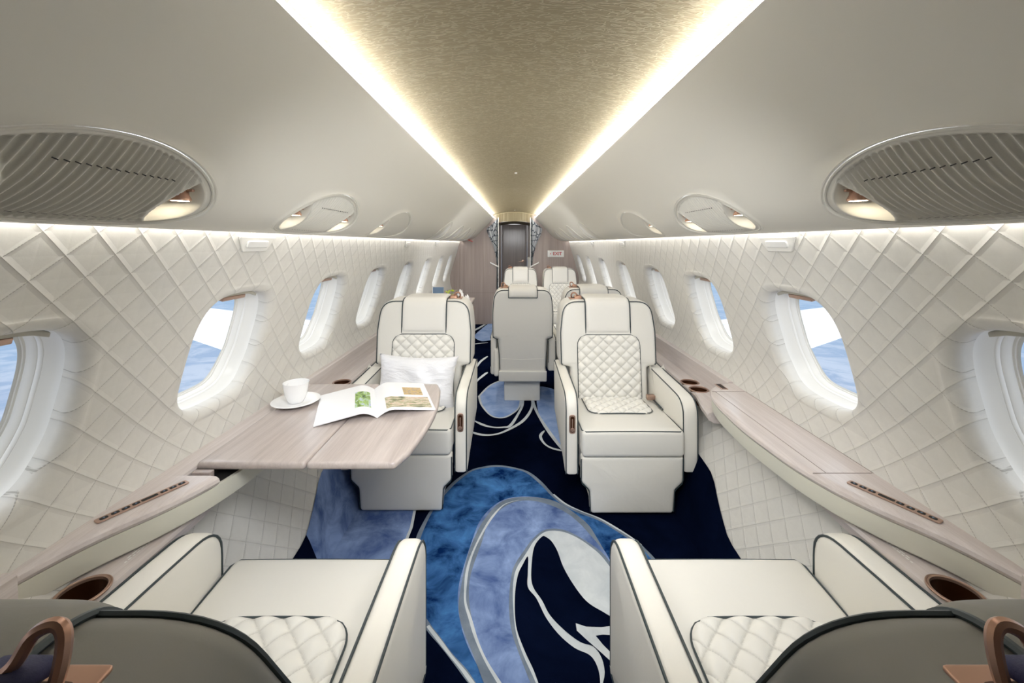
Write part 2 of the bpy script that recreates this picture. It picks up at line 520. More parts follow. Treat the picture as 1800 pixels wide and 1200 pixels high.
def build_window(s, c, idx):
    V = []; Fc = []
    prof = [(-0.003, 0.018), (-0.001, 0.048), (0.0005, 0.066), (0.003, 0.070), (0.0065, 0.088), (0.0070, 0.0885), (0.0068, 0.0895), (0.0082, 0.0905),
            (0.0100, 0.099), (0.0098, 0.100), (0.0112, 0.101), (0.0150, 0.118), (0.0155, 0.121), (0.019, 0.1225), (0.0195, 0.126), (0.026, 0.127)]
    n = len(RECT)
    for (ins, off) in prof:
        for (a, q) in RECT:
            hy, hz = hole(a, q, ins); V.append(wallpt(s, c + hy, WZ + hz, off))
    for k in range(len(prof) - 1):
        for i in range(n):
            j = (i + 1) % n; f = (k * n + i, k * n + j, (k + 1) * n + j, (k + 1) * n + i)
            Fc.append(f if s > 0 else f[::-1])
    w = mk('window_%d' % idx, V, Fc, M['liner'], sharp=50); struct(w)
    V = [wallpt(s, c, WZ, 0.1255)]
    for (a, q) in RECT:
        hy, hz = hole(a, q, 0.022); V.append(wallpt(s, c + hy, WZ + hz, 0.1255))
    Fc = [(0, 1 + i, 1 + (i + 1) % n) for i in range(n)]
    mk('pane', V, Fc, M['glass'], w)
    # shade rolled up at the head of the opening with its copper pull
    def sh(x, y, z):
        tp = HH * (1 - (abs(x) / HW) ** SEN) ** (1 / SEN)
        return wallpt(s, c + x, WZ + tp - 0.010 + z, 0.076 + y)
    V, Fc = g_rbox((0, 0, 0), (0.128, 0.038, 0.006), 0.003, 3, sh); mk('shade', V, Fc, M['shade'], w)
    def hd(x, y, z): return wallpt(s, c + x, WZ + HH - 0.024 + z, 0.050 + y)
    V, Fc = g_rbox((0, 0, 0), (0.060, 0.012, 0.007), 0.003, 3, hd); mk('shade_handle', V, Fc, M['copper'], w)
k = 1
for s in (-1, 1):
    for c in WINC: build_window(s, c, k); k += 1

# overhead side panels ------------------------------------------------------
def strip_x(y): return 0.486 - 0.0203 * y
def strip_z(y): return 1.824 - 0.0065 * y
OP = [(0.0, 0.0), (0.15, 0.22), (0.326, 0.45), (0.544, 0.76), (0.66, 0.88), (0.782, 0.955), (0.9, 0.99), (1.0, 1.0)]
LIPX, LIPZ = 0.872, 1.386
def oh(s, y, t, off=0.0):
    def P(t):
        x0, z0 = strip_x(y), strip_z(y)
        tt = min(1, max(0, t)); ex = t - tt
        return Vector((x0 + (LIPX - x0) * (tt + ex), z0 + (LIPZ - z0) * interp(OP, tt)))
    p = P(t)
    if off:
        d = P(t + 0.01) - P(t - 0.01); d.normalize(); nrm = Vector((-d.y, d.x))   # up / outboard
        if nrm.y < 0: nrm = -nrm
        p = p + nrm * off
    return (s * p.x, y, p.y)
OVC = [0.722, 1.578, 2.43]; OHY, OT, OHT = 0.268, 0.689, 0.222
OCY, OT0, OT1 = 0.31, 0.38, 0.975
def build_overhead(s, name):
    V = []; Fc = []
    def quad(a, b, c, d): Fc.append((a, b, c, d) if s < 0 else (d, c, b, a))
    ys = [Y0]; full = []
    for c in OVC:
        g0 = ys[-1]; n = max(2, int((c - OCY - g0) / 0.1))
        for k in range(1, n + 1): ys.append(g0 + (c - OCY - g0) * k / n); full.append(True)
        for k in range(1, NS + 1): ys.append(c - OCY + 2 * OCY * k / NS); full.append(False)
    g0 = ys[-1]
    for k in range(1, 41): ys.append(g0 + (Y1 - g0) * k / 40); full.append(True)
    ts = {0: [OT0 * k / 10 for k in range(11)], 1: [OT0 + (OT1 - OT0) * k / NS for k in range(NS + 1)],
          2: [OT1 + (1 - OT1) * k / 3 for k in range(4)]}
    for b_ in (0, 1, 2):
        b = len(V); m = len(ys)
        for t in ts[b_]:
            for y in ys: V.append(oh(s, y, t))
        for j in range(len(ts[b_]) - 1):
            for i in range(m - 1):
                if b_ == 1 and not full[i]: continue
                a = b + j * m + i; quad(a, a + 1, a + m + 1, a + m)
    # rolled lip and return
    b = len(V); m = len(ys); lip = [(0, 0), (0.004, 0.001), (0.0075, 0.004), (0.009, 0.009), (0.009, 0.03), (-0.02, 0.035)]
    for (dx, dz) in lip:
        for y in ys: V.append((s * (LIPX + dx), y, LIPZ + dz))
    for j in range(len(lip) - 1):
        for i in range(m - 1):
            a = b + j * m + i; quad(a, a + 1, a + m + 1, a + m)
    # top return at the cove
    b = len(V); tr = [(0, 0), (0.002, 0.003), (0.012, 0.005), (0.03, 0.004), (0.04, 0.046)]
    for (dx, dz) in tr:
        for y in ys: V.append((s * (strip_x(y) + dx), y, strip_z(y) + dz))
    for j in range(len(tr) - 1):
        for i in range(m - 1):
            a = b + j * m + i; quad(a + m, a + m + 1, a + 1, a)
    for c in OVC:
        rings = []
        tc = (OT0 + OT1) / 2; th = (OT1 - OT0) / 2
        for (t, e, off) in ((0, 0, 0), (0.35, 0, 0), (0.7, 0, 0), (1, 0.045, 0), (1, 0.03, -0.003), (1, 0.015, -0.0025), (1, 0.008, 0.001), (1, 0.004, 0.01)):
            b = len(V)
            for (a, q) in RECT:
                r = 1 / math.hypot(a, q); ex = 1 + (e if t == 1 else 0.045)
                hy, ht = a * r * OHY * ex, q * r * OHT * ex
                V.append(oh(s, c + a * OCY * (1 - t) + hy * t, (tc + q * th) * (1 - t) + (OT + ht) * t, off))
            rings.append(b)
        n = len(RECT)
        for k in range(len(rings) - 1):
            for i in range(n):
                j = (i + 1) % n; quad(rings[k] + i, rings[k] + j, rings[k + 1] + j, rings[k + 1] + i)
    o = mk(name, V, Fc, M['panel'], sharp=50); struct(o)
build_overhead(-1, 'trim_1'); build_overhead(1, 'trim_2')

def service_panel(s, c, style):
    near = style == 'full'
    root = empty('overhead_service_panel', oh(s, c, OT))
    base = Vector(root.location)
    NR, NC = (110, 300) if near else (40, 130)
    def bowl(p, q):
        """signed depth 0..1 of the crescent bowls at both ends"""
        e = math.sqrt((p / OHY) ** 2 + q * q)
        m_ = (0.90 - e) / 0.10
        n_ = (abs(p) - 0.138 - 0.10 * (q - 0.10) ** 2) / 0.016
        if style == 'half' and p > 0: n_ = -9
        return m_, n_
    def hgt(p, q):
        """p metres along y, q -1..1 across; returns offset up into the panel"""
        m_, n_ = bowl(p, q); e = math.sqrt((p / OHY) ** 2 + q * q); h = 0.0
        k = min(1, max(0, m_)); k2 = min(1, max(0, n_))
        k = k * k * (3 - 2 * k); k2 = k2 * k2 * (3 - 2 * k2)
        h = 0.050 * min(k, k2)
        if m_ > -0.25 and n_ > -0.7 and min(m_, n_) < 0.05: h -= 0.0016
        if style != 'half' and e < 0.93 and (n_ < -0.4 or m_ < 0):
            bow = p + 0.010 * q
            ridge = 0.5 + 0.5 * math.cos(2 * PI * bow / 0.0165)
            edge = min(1, (0.93 - e) / 0.03, (-0.4 - n_) / 0.3)
            h += 0.0085 * (1 - ridge ** 1.3) * max(0, edge)
        return h
    def P(u, v):
        q = (v * 2 - 1) * 0.997; w = math.sqrt(max(0, 1 - q * q)) * OHY; p = (u * 2 - 1) * w
        x = oh(s, c + p, OT + q * OHT, hgt(p, q) + 0.002)
        return Vector(x) - base
    mb = MB(); V, Fc = g_grid(NC, NR, P, flip=(s > 0)); mb.add(V, Fc, 0)
    if near:                                             # seams of the drop-down hatch: short dark slots in every rib
        for q in (-0.55, 0.55):
            for k in range(-7, 7):
                p = (k + 0.5) * 0.0165 - 0.010 * q + 0.002
                a = [Vector(oh(s, c + p + dp, OT + (q + dq) * OHT, -0.0005)) - base for dp, dq in ((-0.0055, -0.012), (0.0055, 0.006), (0.0055, 0.022), (-0.0055, 0.004))]
                mb.add(a, [(0, 1, 2, 3)], 1)
    mb.build('grille', [M['grille'], M['black']], root, sharp=75)
    pr = []
    for k in range(72):
        a = 2 * PI * k / 72
        pr.append(Vector(oh(s, c + math.cos(a) * OHY * 0.985, OT + math.sin(a) * OHT * 0.985, 0.001)) - base)
    V, Fc = g_tube(pr, 0.0028, 6, True); mk('frame', V, Fc, M['grille'], root)
    for sg in (-1, 1):
        if style == 'half' and sg > 0: continue
        q = -0.16
        ctr = Vector(oh(s, c + sg * 0.192, OT + q * OHT, 0.022)) - base
        V, Fc = g_lathe([(0.0, 0.014), (0.013, 0.014), (0.016, 0.008), (0.0165, 0.0), (0.021, -0.008), (0.021, -0.012), (0.017, -0.013)], ctr, 20)
        rl = mk('reading_light', V, Fc, M['bronze'], root)
        V, Fc = g_lathe([(0.0, -0.0125), (0.017, -0.0125)], ctr, 20); mk('lens', V, Fc, M['lamp'], rl)
        V, Fc = g_rbox(ctr + Vector((-s * 0.018, 0, 0.010)), (0.012, 0.004, 0.003), 0.002, 2); mk('stem', V, Fc, M['bronze'], rl)
    return root
sides = {-1: 'left', 1: 'right'}
for s in (-1, 1):
    tag(service_panel(s, OVC[0], 'full'), 'large ribbed oval air and light panel nearest the camera, in the %s overhead' % sides[s], 'service panel', 'oval overhead service panels')
    tag(service_panel(s, OVC[1], 'full'), 'second oval ribbed panel with two lit bowls, in the %s overhead' % sides[s], 'service panel', 'oval overhead service panels')
    tag(service_panel(s, OVC[2], 'half'), 'third oval panel, smooth with a single lit bowl, in the %s overhead' % sides[s], 'service panel', 'oval overhead service panels')
    # the far ones: shallow oval lamps set on the panel
    words = ['fourth', 'fifth', 'sixth', 'last and farthest']
    for k, y in enumerate((3.95, 4.75, 5.45, 6.1)):
        r = empty('overhead_light_unit', oh(s, y, 0.62)); b = Vector(r.location)
        pr = [Vector(oh(s, y + math.cos(a) * 0.23, OT + math.sin(a) * 0.27, -0.001)) - b for a in [2 * PI * i / 40 for i in range(40)]]
        V, Fc = g_tube(pr, 0.003, 5, True); mk('rim', V, Fc, M['grille'], r)
        def P(u, v, y=y, b=b):
            a = 2 * PI * u; return Vector(oh(s, y + 0.05 + math.cos(a) * 0.085 * v, OT + math.sin(a) * 0.22 * v, -0.0015 - 0.003 * (1 - v * v))) - b
        V, Fc = g_grid(24, 4, P); mk('lens', V, Fc, M['liner'], r)
        tag(r, '%s oval light unit along the %s overhead, seen edge-on' % (words[k], sides[s]), 'service panel', 'far oval light units')

# ceiling cloth, LEDs ---------------------------------------------------------
def cz(y, u): return strip_z(y) + 0.048 + 0.055 * (1 - u * u)
V, Fc = g_grid(24, 60, lambda u, v: ((u * 2 - 1) * (strip_x(Y0 + (Y1 - Y0) * v) + 0.04), Y0 + (Y1 - Y0) * v, cz(Y0 + (Y1 - Y0) * v, u * 2 - 1)), True)
struct(mk('ceiling', V, Fc, M['gold']))
for s in (-1, 1):
    V, Fc = g_tube([(s * (strip_x(y) - 0.002), y, strip_z(y) + 0.0085) for y in [0.70 + (Y1 - 0.03 - 0.70) * k / 20 for k in range(21)]], 0.0028, 8)
    o = mk('light_strip', V, Fc, M['led']); tag(o, 'warm glowing LED strip along the %s edge of the gold ceiling' % sides[s], 'light strip', 'ceiling light strips')
    V, Fc = g_tube([(s * 0.868, y, LIPZ + 0.020) for y in (0.45, Y1 - 0.02)], 0.004, 6)
    V = [(s * (0.885 if False else 0.8895) + (v[0] - s * 0.868) * 0.4, v[1], v[2]) for v in V]
    o = mk('wall_wash_light', V, Fc, M['led_low']); tag(o, 'white light line washing the quilted wall under the %s overhead lip' % sides[s], 'light strip', 'wall washing light lines')
# little ceiling fittings
for i, (y, w) in enumerate(((3.25, 0.010), (6.6, 0.008))):
    o = rbox('ceiling_sensor', (0.005, y, cz(y, 0) - 0.004), (w, w, 0.004), 0.002, M['white'])
    tag(o, 'tiny white square sensor on the gold ceiling, %s' % ('the nearer one' if i == 0 else 'beside the bulkhead'), 'sensor')

# wall top fittings -----------------------------------------------------------
for s in (-1, 1):
    for i, y in enumerate((1.46, 3.55, 4.9)):
        r = empty('oxygen_outlet', wallpt(s, y, 1.345, -0.004)); b = Vector(r.location)
        out = rpoly([(-0.105, 0.030, 0.004), (-0.065, -0.022, 0.006), (0.065, -0.022, 0.006), (0.105, 0.030, 0.004)][::1], 3)
        V, Fc = g_slab(out, 0.007, 0.003, lambda a, q, c, b=b, s=s, y=y: Vector(wallpt(s, y + a, 1.345 + q, -c)) - b, caps=2)
        mk('base', V, Fc, M['liner'], r)
        out = rpoly([(-0.06, -0.012, 0.010), (0.06, -0.012, 0.010), (0.06, 0.012, 0.010), (-0.06, 0.012, 0.010)], 4)
        V, Fc = g_slab(out, 0.006, 0.003, lambda a, q, c, b=b, s=s, y=y: Vector(wallpt(s, y + a, 1.350 + q, -0.006 - c)) - b, caps=2)
        mk('cover', V, Fc, M['white'], r)
        tag(r, 'small white recessed fitting at the top of the %s wall, %s' % (sides[s], ('nearest the camera', 'second from the camera', 'farthest from the camera')[i]), 'wall fitting', 'wall top fittings')

# floor -------------------------------------------------------------------------
def fl(p, z=0.0):
    u, v = p; Y = EYE * F / (v - 428.0); return ((u - 903) * Y / F + CXO, Y)
mb = MB()
mb.add([(-0.81, Y0, 0), (0.81, Y0, 0), (0.81, 8.1, 0), (-0.81, 8.1, 0)], [(0, 1, 2, 3)], 0)
LY = [0.0]
def poly(pts, mi, smooth=True):
    LY[0] += 0.00035
    W = [fl(p) for p in pts]
    if smooth: W = [(q.x, q.y) for q in spline([(a, b, 0) for a, b in W], 5, True)]
    ar = sum(W[i - 1][0] * W[i][1] - W[i][0] * W[i - 1][1] for i in range(len(W)))
    if ar < 0: W = W[::-1]
    mb.add([(a, b, LY[0]) for a, b in W], [tuple(range(len(W)))], mi)
def stroke(pts, w, mi, taper=(1, 1), smooth=True):
    LY[0] += 0.00035
    W = [fl(p) for p in pts]; P = spline([(a, b, 0) for a, b in W], 6) if smooth else [Vector((a, b, 0)) for a, b in W]
    V = []; n = len(P)
    for i, p in enumerate(P):
        t = P[min(i + 1, n - 1)] - P[max(i - 1, 0)]; t.normalize(); nn = Vector((-t.y, t.x, 0))
        f = i / (n - 1); k = min(1, taper[0] + f * 6, taper[1] + (1 - f) * 6)
        ww = w * k * (0.9 + 0.15 * math.sin(i * 0.35)) / 2
        V += [(p.x + nn.x * ww, p.y + nn.y * ww, LY[0]), (p.x - nn.x * ww, p.y - nn.y * ww, LY[0])]
    mb.add(V, [(2 * i, 2 * i + 1, 2 * i + 3, 2 * i + 2) for i in range(n - 1)], mi)
# 0 navy 1 royal 2 peri 3 light 4 grey 5 silver
big = [(731.7, 956.7), (740, 933), (757, 900), (777, 872), (800, 847), (827, 828), (847, 822), (873, 819), (900, 822), (927, 830), (950, 848), (973, 872),
       (993, 887), (1020, 900), (1053, 913), (1083, 930), (1110, 947), (1127, 960), (1160, 1000), (1190, 1090), (1190, 1230), (1100, 1340), (950, 1340), (868, 1250), (830, 1200),
       (813, 1177), (793, 1153), (773, 1127), (752, 1100), (735, 1065), (726, 1010)]
poly(big, 1); stroke(big + big[:1], 0.020, 4); stroke([(752, 1100), (773, 1127), (793, 1153), (813, 1177), (830, 1200), (868, 1250)], 0.012, 5)
stroke([(973, 869), (993, 885), (1020, 898), (1053, 911), (1083, 928), (1110, 945), (1127, 958)], 0.010, 5)
band = [(857, 1200), (830, 1153), (813, 1110), (805, 1067), (807, 1027), (817, 990), (830, 950), (843, 917), (863, 893), (887, 878), (917, 873), (950, 875), (977, 883),
        (1003, 900), (1027, 920), (1043, 940), (1057, 960), (1075, 990), (1100, 1050), (1110, 1200), (1080, 1290), (950, 1310), (890, 1260)]
poly(band, 2)
stroke([(915, 1300), (870, 1215), (843, 1157), (825, 1110), (816, 1067), (818, 1027), (826, 990), (840, 950), (852, 921), (871, 897), (893, 882), (920, 877), (950, 879), (977, 887), (1003, 902), (1027, 922), (1043, 942), (1060, 966)], 0.040, 4, (1, 0.15))
stroke([(917, 1260), (877, 1200), (853, 1160), (837, 1123), (827, 1090), (818, 1060), (818, 1033), (822, 1000), (833, 967), (850, 933), (867, 907), (887, 887), (913, 879)], 0.011, 5, (1, 0.1))
inn = [(950, 1225), (940, 1197), (920, 1153), (907, 1113), (902, 1067), (902, 1027), (908, 1000), (925, 973), (940, 950), (960, 935), (987, 935), (1013, 945), (1040, 963), (1063, 985),
       (1100, 1040), (1130, 1100), (1140, 1260), (1040, 1290), (970, 1270)]
stroke(inn[:15], 0.030, 4); poly(inn, 5)
poly([(928, 979), (919, 993), (910, 1013), (905, 1050), (907, 1100), (920, 1140), (937, 1177), (958, 1225), (1005, 1270), (1052, 1240), (1055, 1200), (1050, 1173), (1037, 1153), (1010, 1140), (983, 1117), (960, 1087), (943, 1053), (928, 1033), (928, 1007)], 0)
poly([(953, 944), (940, 960), (935, 987), (935, 1027), (953, 1057), (967, 1083), (993, 1110), (1020, 1130), (1043, 1138), (1057, 1157), (1063, 1183), (1064, 1230), (1150, 1230), (1150, 1090), (1090, 1090), (1057, 1075), (1030, 1057), (1007, 1027), (990, 997), (980, 970), (970, 953), (960, 945)], 0)
poly([(1012, 1097), (1030, 1103), (1057, 1104), (1090, 1100), (1100, 1120), (1060, 1117), (1047, 1119), (1060, 1135), (1085, 1160), (1078, 1168), (1055, 1147), (1030, 1125), (1014, 1110)], 5, False)
# far shapes between the seats
poly([(842, 697), (863, 677), (890, 668), (910, 680), (915, 700), (912, 717), (900, 728), (883, 735), (863, 731), (847, 713)], 3)
stroke([(842, 697), (863, 677), (890, 668), (910, 680), (915, 700), (912, 717), (900, 728), (883, 735), (863, 731), (847, 713), (842, 697)], 0.018, 5)
poly([(943, 697), (948, 680), (985, 690), (1010, 720), (1010, 790), (987, 787), (970, 765), (958, 745), (947, 728)], 3)
for pts, w in (([(833, 740), (850, 748), (867, 752), (885, 752), (897, 749), (910, 730), (918, 713), (917, 697), (910, 680)], 0.026),
               ([(822, 758), (845, 765), (868, 765), (890, 758), (920, 740), (935, 717), (934, 697), (925, 680)], 0.026),
               ([(935, 690), (937, 708), (945, 728), (955, 745), (970, 767), (988, 790), (1000, 800)], 0.026),
               ([(957, 758), (950, 768), (957, 781), (970, 789), (990, 794)], 0.020),
               ([(857, 655), (848, 662), (838, 671), (830, 684)], 0.03), ([(857, 627), (845, 636), (836, 648)], 0.03), ([(830, 606), (845, 604), (858, 603)], 0.03)):
    stroke(pts, w, 5, (0.4, 0.4))
poly([(834, 592), (845, 580), (862, 568), (880, 568), (870, 596), (860, 599), (845, 600)], 3)
stroke([(830, 583), (842, 577), (852, 571)], 0.05, 5)
poly([(610, 893), (730, 893), (722, 930), (708, 965), (690, 1010), (560, 1010), (590, 965)], 2, False)
stroke([(731, 890), (723, 930), (709, 965), (690, 1010)], 0.014, 5, (1, 1), False)
floor = mb.build('floor', [M['c_navy'], M['c_blue'], M['c_peri'], M['c_light'], M['c_grey'], M['c_silver']], None, False); struct(floor)

# carpeted risers at the foot of both walls
def ztop(y): return interp([(1.0, 0.13), (1.66, 0.15), (1.80, 0.205), (1.95, 0.28), (2.2, 0.30)], y)
for s in (-1, 1):
    V = []; Fc = []; mi = []
    ys = [Y0 + (Y1 - Y0) * k / 160 for k in range(161)]
    for y in ys:
        for k in range(7):
            z = ztop(y) * k / 6; V.append((s * (WXf(z) - 0.004 - (0.003 if k < 6 else 0)), y, z))
    for i in range(160):
        for k in range(6):
            q = (i * 7 + k, (i + 1) * 7 + k, (i + 1) * 7 + k + 1, i * 7 + k + 1); Fc.append(q if s > 0 else q[::-1])
            mi.append((1 if (s < 0 and ys[i] > 1.70) else (2 if (s < 0 and ys[i] > 1.655) else 0)))
    o = mk('baseboard_' + sides[s], V, Fc, [M['c_navy'], M['c_peri'], M['c_silver']], None, True, None, mi, 60); struct(o)

# bulkheads ------------------------------------------------------------------------
mb = MB()
for s in (-1, 1):
    a, b = (0.30, 1.15) if s > 0 else (-1.15, -0.30)
    V = [(a, Y1, 0), (b, Y1, 0), (b, Y1, 1.95), (a, Y1, 1.95), (a, Y1 + 0.05, 0), (b, Y1 + 0.05, 0), (b, Y1 + 0.05, 1.95), (a, Y1 + 0.05, 1.95)]
    mb.add(V, [(0, 1, 2, 3), (5, 4, 7, 6), (0, 4, 5, 1), (3, 2, 6, 7), (1, 5, 6, 2), (4, 0, 3, 7)], 0)
    mb.add([(s * 0.305, Y1 - 0.0008, 0.527), (s * 1.07, Y1 - 0.0008, 0.527), (s * 1.07, Y1 - 0.0008, 0.531), (s * 0.305, Y1 - 0.0008, 0.531)], [(0, 1, 2, 3) if s > 0 else (3, 2, 1, 0)], 1)
struct(mb.build('wall_back', [M['wood_wall'], M['wood_door']], None, False))
mb = MB()                                             # vestibule beyond the opening
for s in (-1, 1):
    q = [(s * 0.30, Y1, 0), (s * 0.30, 8.0, 0), (s * 0.30, 8.0, 1.80), (s * 0.30, Y1, 1.80)]
    mb.add(q, [(0, 1, 2, 3)], 0)
    mb.add([(s * 0.30, 8.0, 0), (s * 0.245, 8.0, 0), (s * 0.245, 8.0, 1.8), (s * 0.30, 8.0, 1.8)], [(0, 1, 2, 3)], 0)
struct(mb.build('wall_vestibule', [M['wood_wall']], None, False))
V, Fc = g_grid(12, 4, lambda u, v: ((u * 2 - 1) * 0.31, Y1 + 0.0 + v * 1.05, 1.69 + 0.035 * (1 - (u * 2 - 1) ** 2)))
V2, F2 = g_grid(12, 2, lambda u, v: ((u * 2 - 1) * 0.36, Y1 + 0.004, 1.69 + 0.035 * (1 - (u * 2 - 1) ** 2) + v * 0.17))
mb = MB(); mb.add(V, Fc); mb.add(V2, F2)
o = mb.build('ceiling_vestibule', [M['gold']]); struct(o)
V, Fc = g_tube([((u * 2 - 1) * 0.33, Y1 - 0.03, cz(Y1, u * 2 - 1) - 0.006) for u in [k / 16 for k in range(17)]], 0.004, 6)
struct(mk('trim_3', V, Fc, plain('pale_gold_edge', (190, 176, 140), 0.4)))
d = rbox('door_1', (0, 8.02, 0.86), (0.243, 0.02, 0.86), 0.004, M['wood_door']); struct(d)
h = rbox('door_handle', (0.125, 7.985, 1.0), (0.045, 0.008, 0.008), 0.006, M['copper'], d)
V, Fc = g_lathe([(0, 0), (0.028, 0), (0.028, 0.008), (0, 0.012)], (0, 0, 0), 20)
V = [(v[0] + 0.165, 7.999 - v[2], v[1] + 1.01) for v in V]; mk('lock_plate', V, Fc, M['copper'], d)
# aft end behind the camera
V = [(-1.15, Y0, 0), (1.15, Y0, 0), (1.15, Y0, 1.95), (-1.15, Y0, 1.95)]
struct(mk('wall_front', V, [(3, 2, 1, 0)], M['wood_wall'], None, False))

# curtains
for s in (-1, 1):
    r = empty('curtain', (s * 0.30, Y1 - 0.06, 0))
    def P(u, v, s=s):
        z = 1.75 - v * 1.35
        w = interp([(0.4, 0.012), (0.86, 0.02), (0.98, 0.022), (1.3, 0.08), (1.6, 0.19), (1.76, 0.17)], z)
        x = s * w * u
        top = interp([(0, 1.775), (1, 1.60)], u)
        if z > top: z = top
        return (x - s * 0.03, 0.012 * math.sin(u * 7 * PI) * (0.5 + w * 3), z)
    V, Fc = g_grid(42, 30, P); mk('cloth', V, Fc, M['curtain'], r)
    V, Fc = g_tube([(-s * 0.033, -0.01, 0.4), (-s * 0.034, -0.012, 1.0), (-s * 0.035, -0.012, 1.78)], 0.006, 8); mk('leading_edge', V, Fc, M['white'], r)
    V, Fc = g_tube([(-s * 0.016, -0.012, 0.4), (-s * 0.014, -0.014, 1.0), (-s * 0.012, -0.014, 1.77)], 0.007, 8); mk('dark_border', V, Fc, M['piping'], r)
    V, Fc = g_rbox((s * 0.03, -0.03, 0.965), (0.075, 0.006, 0.011), 0.005, 3, lambda x, y, z, s=s: (x, y, z + 0.5 * abs(x - s * -0.04))); mk('tieback', V, Fc, M['white'], r)
    tag(r, 'grey patterned curtain tied back on the %s of the galley opening' % sides[s], 'curtain', 'curtains at the aft opening')

def text_mesh(body, size, mat, loc, rot, name, parent=None, ext=0.0006):
    cu = bpy.data.curves.new(name, 'FONT'); cu.body = body; cu.size = size; cu.extrude = ext
    cu.align_x = 'CENTER'; cu.align_y = 'CENTER'; cu.offset = size * 0.02
    t = bpy.data.objects.new(name, cu); COL.objects.link(t)
    bpy.context.view_layer.update(); dg = bpy.context.evaluated_depsgraph_get()
    me = bpy.data.meshes.new_from_object(t.evaluated_get(dg)); bpy.data.objects.remove(t)
    me.materials.clear(); me.materials.append(mat)
    o = bpy.data.objects.new(name, me); COL.objects.link(o); o.location = loc; o.rotation_euler = rot
    if parent: o.parent = parent
    return o
r = empty('exit_sign', (0.69, Y1 - 0.008, 1.18))
rbox('plate', (0, 0, 0), (0.135, 0.007, 0.055), 0.004, M['white'], r)
text_mesh('EXIT', 0.074, M['red'], (0.028, -0.0085, 0), (PI / 2, 0, 0), 'lettering', r)
V = [(-0.100, -0.0085, 0), (-0.078, -0.0085, 0.014), (-0.078, -0.0085, -0.014)]
mk('arrow', V, [(0, 2, 1)], M['red'], r, False)
tag(r, 'white exit sign with red EXIT letters on the right bulkhead', 'sign')
r = empty('small_exit_sign', oh(-1, 6.70, 0.74, -0.006)); r.rotation_euler = (0, math.radians(24), 0)
rbox('plate', (0, 0, 0), (0.06, 0.10, 0.004), 0.002, M['red'], r)
text_mesh('EXIT', 0.04, M['white'], (0, 0, -0.0045), (PI, 0, 0), 'lettering', r)
tag(r, 'small red exit placard at the far end of the left overhead panel', 'sign')

# side ledges ---------------------------------------------------------------------
XIN = [(0.80, 1.062), (0.88, 1.042), (0.98, 1.005), (1.10, 0.935), (1.21, 0.889), (1.35, 0.861), (1.55, 0.850), (1.75, 0.862), (1.88, 0.884), (1.96, 0.915), (2.02, 0.965), (2.05, 1.03)]
def xin(y): return interp(XIN, y)
def loft(s, ys, sec):
    V = []; Fc = []; n = len(sec(ys[0]))
    for y in ys:
        for (x, z) in sec(y): V.append((s * x, y, z))
    for i in range(len(ys) - 1):
        for k in range(n - 1):
            q = (i * n + k, (i + 1) * n + k, (i + 1) * n + k + 1, i * n + k + 1); Fc.append(q if s > 0 else q[::-1])
    Fc.append(tuple(range(n)) if s > 0 else tuple(range(n))[::-1]); Fc.append(tuple((len(ys) - 1) * n + k for k in range(n))[::-1] if s > 0 else tuple((len(ys) - 1) * n + k for k in range(n)))
    return V, Fc
def yr(a, b, n): return [a + (b - a) * k / n for k in range(n + 1)]
ZT = 0.662
